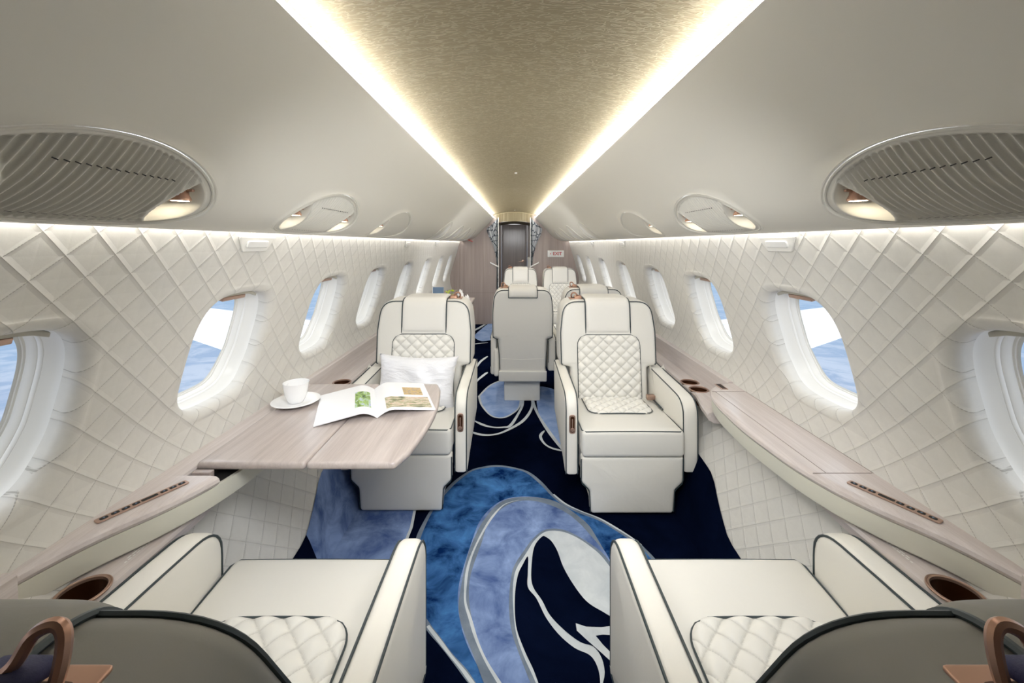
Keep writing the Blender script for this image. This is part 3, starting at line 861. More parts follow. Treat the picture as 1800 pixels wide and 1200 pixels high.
for s in (-1, 1):
    r = empty('side_ledge', (s * 1.0, 1.5, 0)); off = Vector(r.location)
    def loc(V): return [Vector(v) - off for v in V]
    def wood_sec(y):
        x = min(xin(y), 1.055)
        return [(1.088, ZT - 0.03), (1.088, ZT + 0.006), (1.078, ZT + 0.006), (1.068, ZT), (x + 0.03, ZT), (x + 0.012, ZT - 0.002), (x + 0.003, ZT - 0.008), (x, ZT - 0.017), (x + 0.004, ZT - 0.025), (x + 0.012, ZT - 0.03)]
    def fas_sec(y):
        x = min(xin(y), 1.055)
        return [(1.07, ZT - 0.028), (x + 0.006, ZT - 0.028), (x + 0.007, ZT - 0.06), (x + 0.012, ZT - 0.085), (x + 0.022, ZT - 0.092), (1.066, ZT - 0.094)]
    def wood_narrow(y): return [(1.088, ZT - 0.03), (1.088, ZT + 0.006), (1.078, ZT + 0.006), (1.068, ZT), (0.995, ZT), (0.990, ZT - 0.006), (0.990, ZT - 0.03)]
    mb = MB()
    if s > 0:
        V, Fc = loft(s, yr(0.862, 2.05, 90), wood_sec); mb.add(loc(V), Fc)
    else:
        V, Fc = loft(s, yr(0.862, 1.232, 40), wood_sec); mb.add(loc(V), Fc)
        V, Fc = loft(s, yr(1.2321, 1.995, 40), wood_narrow); mb.add(loc(V), Fc)
        V, Fc = loft(s, yr(1.9951, 2.05, 12), wood_sec); mb.add(loc(V), Fc)
    mb.build('wood_top', M['wood_x'], r, True, 35)
    V, Fc = loft(s, yr(0.862, 2.05, 90), fas_sec); mk('fascia', loc(V), Fc, M['fascia'], r, sharp=35)
    if s < 0:
        def slot(y): return [(0.989, ZT - 0.027), (xin(y) + 0.016, ZT - 0.027)]
        ys = yr(1.235, 1.99, 40); V = []; Fc = []
        for y in ys:
            for (x, z) in slot(y): V.append((s * x, y, z))
        Fc = [(2 * i, 2 * i + 1, 2 * i + 3, 2 * i + 2) for i in range(40)]
        mk('table_slot', loc(V), Fc, M['black'], r, False)
        V, Fc = g_rbox((-0.945, 1.247, ZT - 0.006), (0.028, 0.010, 0.012), 0.003, 2); mk('hinge_block', loc(V), Fc, M['wood_dark'], r)
    else:                                               # seams of the stowed table lid
        mb = MB()
        for (P_) in ([(1.062, 1.245), (0.885, 1.245)], [(1.062, 1.93), (0.91, 1.93)], [(0.925, y) for y in yr(1.245, 1.93, 10)], [(1.066, y) for y in yr(1.245, 1.93, 10)]):
            V, Fc = g_tube([(x, y, ZT + 0.0002) for (x, y) in P_], 0.0011, 6); mb.add(loc(V), Fc)
        mb.build('lid_seam', M['wood_door'], r)
    # control strip
    p0 = Vector((s * 1.042, 1.022, ZT + 0.001)); p1 = Vector((s * 0.953, 1.198, ZT + 0.001)); d = (p1 - p0); L = d.length; d.normalize(); nn = Vector((-d.y, d.x, 0))
    def cf(a, b_, c): return p0 + d * a + nn * b_ + Vector((0, 0, c)) - off
    out = rpoly([(0, -0.0125, 0.006), (L, -0.0125, 0.006), (L, 0.0125, 0.006), (0, 0.0125, 0.006)], 5)
    V, Fc = g_slab(out, 0.003, 0.001, cf, caps=1); cp = mk('control_strip', V, Fc, M['copper'], r)
    for k, (a, w) in enumerate(((0.016, 0.008), (0.038, 0.008), (0.059, 0.008), (0.080, 0.008), (0.109, 0.018), (0.141, 0.008), (0.162, 0.008), (0.183, 0.008))):
        out = rpoly([(a - w, -0.0055, 0.004), (a + w, -0.0055, 0.004), (a + w, 0.0055, 0.004), (a - w, 0.0055, 0.004)], 4)
        V, Fc = g_slab(out, 0.0012, 0.0005, lambda a_, b_, c: cf(a_, b_, c + 0.0028), caps=1); bt = mk('button', V, Fc, M['black'], cp)
        if w < 0.01:
            V, Fc = g_lathe([(0, 0.0006), (0.0022, 0.0006), (0.0026, 0)], cf(a, 0, 0.004), 10); mk('button_icon', V, Fc, M['steel_blue'], cp)
    # small air grille near the far end
    gx, gy = s * 0.985, 2.0
    mb = MB(); V, Fc = g_rbox((gx, gy - 0.005, ZT + 0.001), (0.016, 0.036, 0.0015), 0.001, 2); mb.add(loc(V), Fc, 0)
    for k in range(8):
        V, Fc = g_rbox((gx, gy - 0.034 + k * 0.0083, ZT + 0.003), (0.011, 0.0016, 0.0008), 0.0005, 1); mb.add(loc(V), Fc, 1)
    mb.build('air_grille', [M['copper'], M['black']], r)
    tag(r, ('bulging wooden side ledge with ivory fascia under the right-hand windows, table stowed' if s > 0 else 'bulging wooden side ledge with ivory fascia holding the open table under the left-hand windows'), 'side ledge', None)

def console(s, y0, y1, xi, cups, label):
    r = empty('side_console', (s * 1.0, (y0 + y1) / 2, 0)); off = Vector(r.location)
    def sec(y):
        x = interp(xi, y); up = 0.105 if (y < 0.86 or y > 2.045) else 0.0
        return [(1.088, 0.50), (1.088, 0.563 + up), (1.048, 0.563 + up), (1.040, 0.559 + up), (1.036, 0.580 - (0.014 if up == 0 else 0)), (1.032, 0.566), (x + 0.02, 0.565), (x + 0.006, 0.562), (x, 0.553), (x + 0.004, 0.53), (x + 0.03, 0.515)]
    ys = sorted(set(yr(y0, y1, max(20, int((y1 - y0) / 0.05))) + [y for y in (0.8599, 0.8601, 2.0449, 2.0451) if y0 < y < y1]))
    V, Fc = loft(s, ys, sec); o = mk('wood_top', [Vector(v) - off for v in V], Fc, M['wood_x'], None, False)
    for (cx_, cy_) in cups:
        Vc, Fc2 = g_lathe([(0, -0.2), (0.0435, -0.2), (0.0435, 0.2), (0, 0.2)], Vector((s * cx_, cy_, 0.56)) - off, 40)
        cut = mk('cutter', Vc, Fc2, M['black'], None, False)
        bm = bmesh.new(); bm.from_mesh(cut.data); bmesh.ops.remove_doubles(bm, verts=bm.verts, dist=1e-5); bmesh.ops.recalc_face_normals(bm, faces=bm.faces); bm.to_mesh(cut.data); bm.free()
        bm = bmesh.new(); bm.from_mesh(o.data); bmesh.ops.recalc_face_normals(bm, faces=bm.faces); bm.to_mesh(o.data); bm.free()
        md = o.modifiers.new('b', 'BOOLEAN'); md.operation = 'DIFFERENCE'; md.object = cut; md.solver = 'EXACT'
        bpy.context.view_layer.update(); dg = bpy.context.evaluated_depsgraph_get()
        me = bpy.data.meshes.new_from_object(o.evaluated_get(dg)); o.modifiers.clear(); o.data = me
        bpy.data.objects.remove(cut)
    for p in o.data.polygons: p.use_smooth = True
    o.data.set_sharp_from_angle(angle=math.radians(25))
    o.parent = r
    for (cx_, cy_) in cups:
        c = Vector((s * cx_, cy_, 0.5655)) - off
        V, Fc = g_lathe([(0.051, -0.001), (0.051, 0.002), (0.049, 0.003), (0.047, 0.001), (0.046, 0.003), (0.043, 0.002), (0.0425, -0.004)], c); cu = mk('cup_holder', V, Fc, M['copper'], r)
        V, Fc = g_lathe([(0.0425, -0.004), (0.042, -0.07), (0.038, -0.075), (0, -0.075)], c); mk('well', V, Fc, M['copper_dark'], cu)
    tag(r, label, 'side console', 'low wooden consoles beside the seats'); return r, off
cs = {}
for s in (-1, 1):
    r, off = console(s, -0.6, 1.34, [(-0.6, 0.94), (1.2, 0.935), (1.34, 0.95)], [(0.983, 0.934)], 'low wooden console with copper cup holder beside the nearest %s seat' % sides[s])
    # lettering rows engraved on the wood (too small to read in the photo)
    mb = MB(); random.seed(3)
    for (dx, y0_, y1_) in ((0.968, 1.02, 1.20), (0.975, 1.035, 1.19), (0.982, 1.06, 1.15)):
        y = y0_
        while y < y1_:
            w = random.uniform(0.004, 0.014)
            mb.add([Vector(q) - off for q in ((s * (dx - 0.0018), y, 0.5662), (s * (dx + 0.0018), y, 0.5662), (s * (dx + 0.0018), y + w, 0.5662), (s * (dx - 0.0018), y + w, 0.5662))], [(0, 1, 2, 3) if s > 0 else (3, 2, 1, 0)])
            y += w + 0.003
    mb.build('engraved_placard', M['liner'], r, False)
    console(s, 1.93, 6.94 if s > 0 else 4.6, [(1.93, 0.89), (2.05, 0.91), (2.2, 0.94), (6.9, 0.94)], [(0.984, 2.235), (0.984, 2.35)], 'low wooden console with cup holders running aft along the %s wall' % sides[s])

# seats -------------------------------------------------------------------------------
def quilt(name, rows_hw, t0, t1, place, cell, amp, mat, parent, nu=84, nv=96):
    """patch: param t from t0..t1 with half width rows_hw(t); diamonds of cell (w,h)"""
    V = []; SM = []
    for j in range(nv + 1):
        t = t0 + (t1 - t0) * j / nv; hw = rows_hw(t)
        for i in range(nu + 1):
            x = (i / nu * 2 - 1) * hw
            a = x / cell[0] + (t - t0) / cell[1]; b = x / cell[0] - (t - t0) / cell[1]
            da = abs(a - round(a)); db = abs(b - round(b))
            pil = (math.sin(PI * da) * math.sin(PI * db)) ** 0.5
            SM.append(math.exp(-(min(da, db) / 0.045) ** 2))
            e = min(1, (hw - abs(x)) / 0.015, (t - t0) / 0.015, (t1 - t) / 0.015); e = max(0, e)
            V.append(place(x, t, 0.001 + (0.002 + amp * pil) * math.sqrt(e)))
    Fc = []
    for j in range(nv):
        for i in range(nu):
            q = j * (nu + 1) + i; Fc.append((q, q + 1, q + nu + 2, q + nu + 1))
    o = mk(name, V, Fc, M['leather_quilt'], parent, sharp=180)
    at = o.data.attributes.new('seam', 'FLOAT', 'POINT')
    for i, q in enumerate(SM): at.data[i].value = q
    return o
def make_seat(m, lean, shell='leather_back'):
    """m=+1: aisle armrest on local -x; seat faces local -y; origin on the floor"""
    R = empty('passenger_seat')
    def X(x): return x * m
    def fix(V, Fc): return [(m * v[0], v[1], v[2]) for v in V], ([f[::-1] for f in Fc] if m < 0 else Fc)
    def part(name, V, Fc, mat, parent=R, sharp=40):
        V, Fc = fix(V, Fc); return mk(name, V, Fc, mat, parent, sharp=sharp)
    def pipe(name, P, r=0.0032, closed=False, parent=R, mat=None):
        V, Fc = g_tube(P, r, 6, closed); return part(name, V, Fc, mat or M['piping'], parent)
    # ---- seat cushion
    cw = 0.2525
    def top(x, y): return 0.432 - (y + 0.42) / 0.5 * 0.022 + 0.010 * (1 - (x / cw) ** 2) * (1 - ((y + 0.17) / 0.27) ** 2)
    def cf(x, y, z):
        if z > 0.30: k = (z - 0.30) / (0.432 - 0.30); z = 0.30 + k * (top(max(-cw, min(cw, x)), y) - 0.30)
        return (x, y, z)
    V, Fc = g_rbox((0, -0.16, 0.366), (cw, 0.26, 0.066), 0.022, 5, cf); cu = part('seat_cushion', V, Fc, M['leather'])
    P = [(-cw + 0.004, 0.05), (-cw + 0.004, -0.390), (-cw + 0.02, -0.412), (cw - 0.02, -0.412), (cw - 0.004, -0.390), (cw - 0.004, 0.05)]
    P3 = []
    for i in range(len(P) - 1):
        for k in range(8): q = Vector(P[i]).lerp(Vector(P[i + 1]), k / 8); P3.append((q.x, q.y, top(q.x, q.y) - 0.006))
    pipe('cushion_piping', P3, 0.0030, parent=cu)
    ihw = 0.178
    def hwc(t):
        d = t - (-0.215)
        return ihw - 0.07 * (1 - math.sqrt(max(0, 1 - (1 - min(1, d / 0.07)) ** 2)))
    def plc(x, t, h): return (m * x, t, top(x, t) + h + 0.001)
    q = quilt('quilted_insert', hwc, -0.215, 0.05, plc, (0.074, 0.074), 0.017, M['leather_smooth'], cu, 84, 84)
    if m < 0: q.data.flip_normals()
    P3 = [(-hwc(t), t, top(-hwc(t), t) + 0.005) for t in yr(0.05, -0.2149, 20)] + [(x, -0.2152, top(x, -0.215) + 0.005) for x in yr(-hwc(-0.2149), hwc(-0.2149), 10)[1:-1]] + [(hwc(t), t, top(hwc(t), t) + 0.005) for t in yr(-0.2149, 0.05, 20)]
    pipe('insert_piping', P3, 0.0026, parent=cu)
    # ---- backrest
    def B(x, d, z):
        y = 0.08 + lean * (z - 0.4) + d
        return (x, y, z if lean < 0.3 else 0.4 + (z - 0.4) * 0.982)
    TH = 0.24
    out = rpoly([(-0.232, 0.26, 0.02), (0.232, 0.26, 0.02), (0.238, 0.585, 0.01), (0.300, 0.60, 0.02), (0.302, 0.80, 0.2), (0.280, 0.992, 0.125), (-0.280, 0.992, 0.125), (-0.302, 0.80, 0.2), (-0.300, 0.60, 0.02), (-0.238, 0.585, 0.01)], 8)
    out = dens(out, 0.04)
    V, Fc = g_slab(out, TH, 0.03, lambda a, b, c: B(a, c, b), seg=5, bulge=0.012, caps=5, bulge2=0.006); bk = part('backrest', V, Fc, M['leather'], sharp=60)
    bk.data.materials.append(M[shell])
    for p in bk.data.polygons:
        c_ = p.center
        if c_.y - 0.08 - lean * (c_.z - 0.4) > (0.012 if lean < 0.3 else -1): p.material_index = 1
    po = [p for p in inset(out, 0.008)]
    pipe('front_piping', [B(a, 0.006, b) for a, b in po if b > 0.42], 0.0036, parent=bk) if False else None
    up = [p for p in po if p[1] > 0.6]
    st = max(range(len(up)), key=lambda i: -up[i][1] * 1.0 + (100 if up[i][0] > 0 else 0))
    up = sorted(up, key=lambda p: math.atan2(p[0], p[1] - 0.58))
    pipe('front_piping', [B(a, 0.006, b) for a, b in up], 0.0036, parent=bk)
    pipe('rear_piping', [B(a, TH - 0.006, b) for a, b in up], 0.0036, parent=bk)
    for sx in (-1, 1): pipe('lower_rear_piping', [B(sx * 0.296, TH - 0.006, 0.606), B(sx * 0.245, TH - 0.003, 0.585), B(sx * 0.232, TH - 0.006, 0.45), B(sx * 0.226, TH - 0.006, 0.34)], 0.0034, parent=bk)
    # rear lower apron
    V, Fc = g_rbox((0, 0, 0), (0.238, 0.012, 0.044), 0.008, 3); V = [B(v[0], TH + 0.006 + v[1], v[2] + 0.285) for v in V]; part('rear_apron', V, Fc, M['leather_back'], bk)
    pipe('rear_seam', [B(-0.21, TH + 0.003, 0.43), B(0, TH + 0.0045, 0.422), B(0.21, TH + 0.003, 0.43)], 0.0016, parent=bk, mat=M['leather_side'])
    # quilted back panel
    bw, zt, zb, rc = 0.192, 0.785, 0.405, 0.062
    def hwb(z):
        d = zt - z
        w = bw - rc * (1 - math.sqrt(max(0, 1 - (1 - min(1, d / rc)) ** 2)))
        return w - 0.010 * (1 - (z - zb) / (zt - zb)) * 0
    def face(x, z):
        e = min(1.0, math.hypot(x / 0.29, (z - 0.64) / 0.37)); return -0.012 * (1 - e * e)
    def plb(x, t, h):
        z = t; return (m * x, B(x, face(x, z) - 0.002 - h, z)[1], z)
    q = quilt('quilted_panel', hwb, zb, zt - 0.0001, plb, (0.070, 0.064), 0.013, M['leather_smooth'], bk)
    if m < 0: q.data.flip_normals()
    P3 = [B(-hwb(z), face(-hwb(z), z) - 0.002, z) for z in yr(zb, zt - 0.0005, 24)] + [B(x, face(x, zt) - 0.002, zt) for x in yr(-bw + rc, bw - rc, 8)[0:]] + [B(hwb(z), face(hwb(z), z) - 0.002, z) for z in yr(zt - 0.0005, zb, 24)]
    pipe('panel_piping', P3, 0.0032, parent=bk)
    pipe('panel_base_piping', [B(x, face(x, zb) - 0.003, zb + 0.003) for x in yr(-bw, bw, 8)], 0.0030, parent=bk)
    # headrest pad wrapping over the top
    hx = 0.139
    path = [(-0.004, 0.792), (-0.007, 0.85), (-0.008, 0.90), (-0.008, 0.95), (-0.002, 0.975), (0.012, 0.990), (0.035, 0.998), (0.08, 1.0), (0.14, 1.0), (0.20, 0.998), (0.225, 0.990), (0.242, 0.975), (0.248, 0.955), (0.2485, 0.925)]
    sp = spline([(a, b, 0) for a, b in path], 4)
    V = []; n = len(sp); NX = 24
    for i, p in enumerate(sp):
        t = sp[min(i + 1, n - 1)] - sp[max(i - 1, 0)]; t.normalize(); nr = Vector((-t.y, t.x))   # outward
        f = i / (n - 1); ev = min(1, f / 0.04, (1 - f) / 0.04)
        for k in range(NX + 1):
            u = k / NX * 2 - 1
            h = 0.016 * (max(0, 1 - abs(u) ** 10)) ** 0.5 * math.sqrt(max(0, ev)) - 0.003
            V.append(B(u * hx, p.x + nr.x * h, p.y + nr.y * h))
    Fc = []
    for i in range(n - 1):
        for k in range(NX):
            a = i * (NX + 1) + k; Fc.append((a, a + 1, a + NX + 2, a + NX + 1))
    hd = part('headrest', V, Fc, M['leather_smooth'], sharp=80)
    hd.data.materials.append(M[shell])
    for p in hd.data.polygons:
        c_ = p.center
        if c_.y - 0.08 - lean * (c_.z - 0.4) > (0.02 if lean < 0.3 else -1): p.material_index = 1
    for sx in (-1, 1): pipe('headrest_piping', [B(sx * hx, p.x - 0.001, p.y) for p in sp], 0.0042, parent=hd)
    pipe('headrest_base_piping', [B(x, path[0][0] - 0.001, path[0][1]) for x in yr(-hx, hx, 6)], 0.0034, parent=hd)
    pipe('headrest_rear_piping', [B(x, path[-1][0] + 0.001, path[-1][1]) for x in yr(-hx, hx, 6)], 0.0030, parent=hd)
    # ---- shoulder harness guide on the aisle shoulder
    g0 = Vector(B(-0.195, 0.112, 1.0)); kz = 1.3 if lean > 0.3 else 0.8
    g0.z += 0.008 if lean > 0.3 else 0
    out = rpoly([(-0.030, -0.045, 0.005), (0.054, -0.045, 0.005), (0.054, 0.045, 0.005), (-0.030, 0.045, 0.005)], 3)
    V, Fc = g_slab(out, 0.004, 0.0015, lambda a, b, c: (g0.x + a, g0.y + b, g0.z - 0.008 + c), caps=1); hg = part('harness_guide', V, Fc, M['bronze'])
    out = rpoly([(-0.018, -0.030, 0.014), (0.044, -0.030, 0.014), (0.044, 0.034, 0.014), (-0.018, 0.034, 0.014)], 5)
    V, Fc = g_slab(out, 0.001, 0.0004, lambda a, b, c: (g0.x + a, g0.y + b, g0.z - 0.0038 + c), caps=1); part('slot', V, Fc, M['copper_dark'], hg)
    lp = spline([(-0.010, -0.004, -0.006), (-0.0150, -0.012, 0.014), (-0.012, -0.020, 0.032), (-0.003, -0.023, 0.038), (0.010, -0.020, 0.034), (0.018, -0.014, 0.020), (0.032, -0.006, 0.010), (0.046, 0.004, -0.002)], 5)
    V, Fc = g_tube([g0 + Vector((p.x * 1.1, p.y, p.z * kz)) for p in lp], 0.0052, 8); part('loop', [(v[0], g0.y + (v[1] - g0.y) * 1.0, v[2]) for v in V], Fc, M['bronze'], hg)
    V, Fc = g_rbox((0, 0, 0), (0.024, 0.030, 0.008), 0.007, 4, lambda x, y, z: (g0.x + 0.026 + x, g0.y - 0.006 + y, g0.z + 0.006 + z + 0.012 * (1 - (y / 0.030) ** 2))); part('strap', V if lean > 0.3 else [(v[0], v[1], v[2] - 0.012) for v in V], Fc, M['blue_strap'] if lean > 0.3 else M['bronze'], hg)
    # ---- armrests
    def arm(x0, x1, yf, zt_, zb_, name):
        o2 = rpoly([(yf, zb_, 0.012), (0.24, zb_ + 0.10, 0.02), (0.27, zt_ + 0.012, 0.02), (0.12, zt_ + 0.008, 0.05), (yf + 0.20, zt_, 0.02), (yf, zt_ - 0.008, 0.115)], 8)
        o2 = dens(o2, 0.05)
        V, Fc = g_slab(o2, x1 - x0, 0.022, lambda a, b, c: (x0 + c, a, b), seg=4, bulge=0.012, caps=4); Fc = [f for f in Fc]
        a_ = part(name, V, Fc, M['leather_side'], sharp=60)
        up = [p for p in inset(o2, 0.002) if not (p[1] < zb_ + 0.13 and p[0] > yf + 0.03)]
        # order from rear top along the top to the front bottom
        up2 = [p for p in o2 if not (p[1] < zb_ + 0.13 and p[0] > yf + 0.02)]
        k0 = max(range(len(up2)), key=lambda i: up2[i][0] + (0.1 if up2[i][1] > 0.5 else 0))
        up2 = up2[k0:] + up2[:k0]
        for xx in (x0 + 0.0045, x1 - 0.0045): pipe('armrest_piping', [(xx, p[0] + (0.006 if p[1] < 0.5 else 0.003), p[1] - (0.0045 if p[1] > 0.5 else 0)) for p in up2], 0.0031, parent=a_)
        return a_
    a1 = arm(-0.325, -0.257, -0.345, 0.585, 0.175, 'armrest')
    a2 = arm(0.257, 0.338, -0.38, 0.575, 0.205, 'armrest')
    # recline handle on the front face of the aisle armrest
    hy = -0.345; hz = 0.435; hx0 = -0.290
    out = rpoly([(-0.0165, -0.048, 0.016), (0.0165, -0.048, 0.016), (0.0165, 0.048, 0.016), (-0.0165, 0.048, 0.016)], 6)
    V, Fc = g_slab(out, 0.006, 0.002, lambda a, b, c: (hx0 + a, hy - 0.004 + c, hz + b), caps=1); rh = part('recline_handle', V, Fc, M['copper'], a1)
    out = rpoly([(-0.010, -0.040, 0.0095), (0.010, -0.040, 0.0095), (0.010, 0.040, 0.0095), (-0.010, 0.040, 0.0095)], 6)
    V, Fc = g_slab(out, 0.002, 0.0006, lambda a, b, c: (hx0 + a, hy - 0.0052 + c, hz + b), caps=1); part('recess', V, Fc, M['copper_dark'], a1)
    V, Fc = g_lathe([(0.0, 0.006), (0.008, 0.006), (0.0098, 0.003), (0.0098, 0)], (0, 0, 0), 18); V = [(hx0 + v[0], hy - 0.005 - v[2], hz - 0.026 + v[1]) for v in V]; part('recline_knob', V, Fc, M['copper'], a1)
    V, Fc = g_rbox((hx0, hy - 0.007, hz + 0.006), (0.0028, 0.002, 0.022), 0.0015, 2); part('recline_lever', V, Fc, M['copper'], a1)
    # ---- leg rest
    out = rpoly([(-0.205, 0.012, 0.02), (0.205, 0.012, 0.02), (0.212, 0.13, 0.02), (0.252, 0.17, 0.025), (0.252, 0.297, 0.012), (-0.252, 0.297, 0.012), (-0.252, 0.17, 0.025), (-0.212, 0.13, 0.02)], 6)
    out = dens(out, 0.04)
    V, Fc = g_slab(out, 0.06, 0.016, lambda a, b, c: (a, -0.405 + c + (0.297 - b) * 0.03, b), seg=4, bulge=0.006, caps=4); lr = part('leg_rest', V, Fc, M['leather_side'], sharp=60)
    for sx in (-1, 1):
        P = [(0.253, 0.285), (0.2525, 0.18), (0.246, 0.160), (0.220, 0.137), (0.2105, 0.12), (0.206, 0.02)]
        pipe('leg_rest_piping', [(sx * a, -0.397 + (0.297 - b) * 0.03, b) for a, b in P], 0.0030, parent=lr)
    # ---- base and side skirts
    V, Fc = g_rbox((0, -0.11, 0.12), (0.19, 0.20, 0.119), 0.012, 3); part('seat_base', V, Fc, M['leather_side'])
    V, Fc = g_rbox((-0.262, 0.24, 0.385), (0.028, 0.05, 0.115), 0.024, 4); part('hinge_cover', V, Fc, M['leather_side'])
    # ---- lap belt buckle
    V, Fc = g_rbox((0.222, 0.005, 0.443), (0.024, 0.016, 0.014), 0.004, 3); bb = part('seat_belt', V, Fc, M['copper'])
    V, Fc = g_rbox((0.238, -0.075, 0.429), (0.006, 0.07, 0.003), 0.002, 2); part('belt_strap', V, Fc, M['piping'], bb)
    return R
grp = 'cream leather passenger seats'
sBR = make_seat(1, 0.14); sBR.location = (0.575, 2.45, 0)
tag(sBR, 'empty cream leather seat facing the camera, right of the aisle, with full quilted back showing', 'seat', grp)
sBL = make_seat(-1, 0.14); sBL.location = (-0.575, 2.47, 0)
tag(sBL, 'cream leather seat facing the camera behind the table, with a silver pillow on it', 'seat', grp)
sAL = make_seat(1, 0.50, 'leather_back_shaded'); sAL.location = (-0.575, 0.80, 0); sAL.rotation_euler = (0, 0, PI)
tag(sAL, 'reclined cream leather seat in the left foreground, seen from behind', 'seat', grp)
sAR = make_seat(-1, 0.50, 'leather_back_shaded'); sAR.location = (0.575, 0.80, 0); sAR.rotation_euler = (0, 0, PI)
tag(sAR, 'reclined cream leather seat in the right foreground, seen from behind', 'seat', grp)
def dup(src, loc, rz, sx, label):
    c = copy_tree(src); c.location = loc; c.rotation_euler = (0, 0, rz); c.scale = (sx, 1, 1); tag(c, label, 'seat', grp)
dup(sBL, (0.060, 3.65, 0), PI, 0.81, 'cream leather seat turned away mid-aisle, whole rear shell and apron visible')
dup(sBL, (0.625, 3.70, 0), PI, 0.81, 'cream leather seat turned away behind the right-hand quilted seat, only top visible')
dup(sBR, (0.085, 5.80, 0), 0, 0.81, 'farthest cream seat facing the camera, left one of the rear pair')
dup(sBR, (0.652, 5.80, 0), 0, 0.81, 'farthest cream seat facing the camera, right one of the rear pair under the exit sign')

# pillow ------------------------------------------------------------------------------
def pf(u, v, side):
    a = u * 2 - 1; b = v * 2 - 1
    th = 0.075 * (max(0, 1 - a ** 4) * max(0, 1 - b ** 4)) ** 0.55
    pinch = 1 - 0.055 * (1 - a * a) * abs(b) ** 3; pinch2 = 1 - 0.09 * (1 - b * b) * abs(a) ** 3
    x = a * 0.232 * pinch2; z = b * 0.150 * pinch - 0.010 * (1 - a * a) * max(0, b)
    th += 0.006 * math.sin(a * 9 + b * 4) * (1 - a * a) * (1 - b * b)
    return (x, side * th, z)
V1, F1 = g_grid(36, 26, lambda u, v: pf(u, v, -1)); V2, F2 = g_grid(36, 26, lambda u, v: pf(u, v, 1), True)
mb = MB(); mb.add(V1, F1); mb.add(V2, F2)
pl = mb.build('throw_pillow', [M['satin']]); bm = bmesh.new(); bm.from_mesh(pl.data); bmesh.ops.remove_doubles(bm, verts=bm.verts, dist=1e-4); bm.to_mesh(pl.data); bm.free()
pl.location = (-0.572, 2.405, 0.552); pl.rotation_euler = (math.radians(-14), math.radians(2), 0)
tag(pl, 'silver satin pillow leaning on the seat behind the table', 'pillow')

# table ---------------------------------------------------------------------------------
tb = empty('folding_table', (-0.66, 1.63, 0.0)); toff = Vector(tb.location)
out = rpoly([(-0.985, 1.270, 0.014), (-0.6510, 1.270, 0.014), (-0.6510, 1.990, 0.014), (-0.985, 1.990, 0.014)], 5)
V, Fc = g_slab(dens(out, 0.05), 0.024, 0.010, lambda a, b, c: Vector((a, b, 0.656 + c)) - toff, seg=4, caps=3)
mk('table_leaf', V, Fc, M['wood_t'], tb, sharp=30)
pts = [(-0.6490, 1.270, 0.014), (-0.375, 1.270, 0.02)] + [(-0.362 + 0.040 * math.sin(PI * k / 10), 1.270 + 0.72 * k / 10, 0.02) for k in range(1, 10)] + [(-0.375, 1.990, 0.02), (-0.6490, 1.990, 0.014)]
out = dens(rpoly(pts, 5), 0.05)
V, Fc = g_slab(out, 0.024, 0.010, lambda a, b, c: Vector((a, b, 0.656 + c)) - toff, seg=4, caps=3)
mk('table_leaf', V, Fc, M['wood_t'], tb, sharp=30)
rbox('hinge', Vector((-0.65, 1.63, 0.652)) - toff, (0.012, 0.30, 0.004), 0.002, M['bronze'], tb)
rbox('support_arm', Vector((-0.84, 1.63, 0.645)) - toff, (0.14, 0.02, 0.010), 0.004, M['bronze'], tb)
tag(tb, 'open greige wood folding table between the two left-hand seats', 'table')
TZ = 0.680
r = empty('saucer', (-0.925, 1.742, TZ))
V, Fc = g_lathe([(0, 0.003), (0.030, 0.003), (0.034, 0.001), (0.036, 0.001), (0.060, 0.006), (0.092, 0.0135), (0.094, 0.0155), (0.092, 0.016), (0.060, 0.009), (0.034, 0.006), (0, 0.006)], (0, 0, 0), 56)
bpy.data.objects.remove(r); r = mk('saucer', V, Fc, M['china']); r.location = (-0.925, 1.742, TZ); tag(r, 'round white china saucer under the cup on the wooden table', 'saucer')
cup = empty('coffee_cup', (-0.925, 1.742, TZ + 0.0065))
V, Fc = g_lathe([(0, 0.002), (0.024, 0.002), (0.026, 0.0), (0.029, 0.002), (0.036, 0.016), (0.043, 0.035), (0.047, 0.060), (0.050, 0.082), (0.0505, 0.083), (0.049, 0.083), (0.045, 0.060), (0.040, 0.035), (0.032, 0.014), (0, 0.010)], (0, 0, 0), 48)
mk('bowl', V, Fc, M['china'], cup)
V, Fc = g_tube(spline([(-0.040, 0.012, 0.068), (-0.060, 0.026, 0.066), (-0.066, 0.028, 0.046), (-0.056, 0.022, 0.030), (-0.038, 0.010, 0.026)], 6), 0.004, 8); mk('handle', V, Fc, M['china'], cup)
tag(cup, 'white coffee cup standing on its saucer at the window end of the table', 'cup')

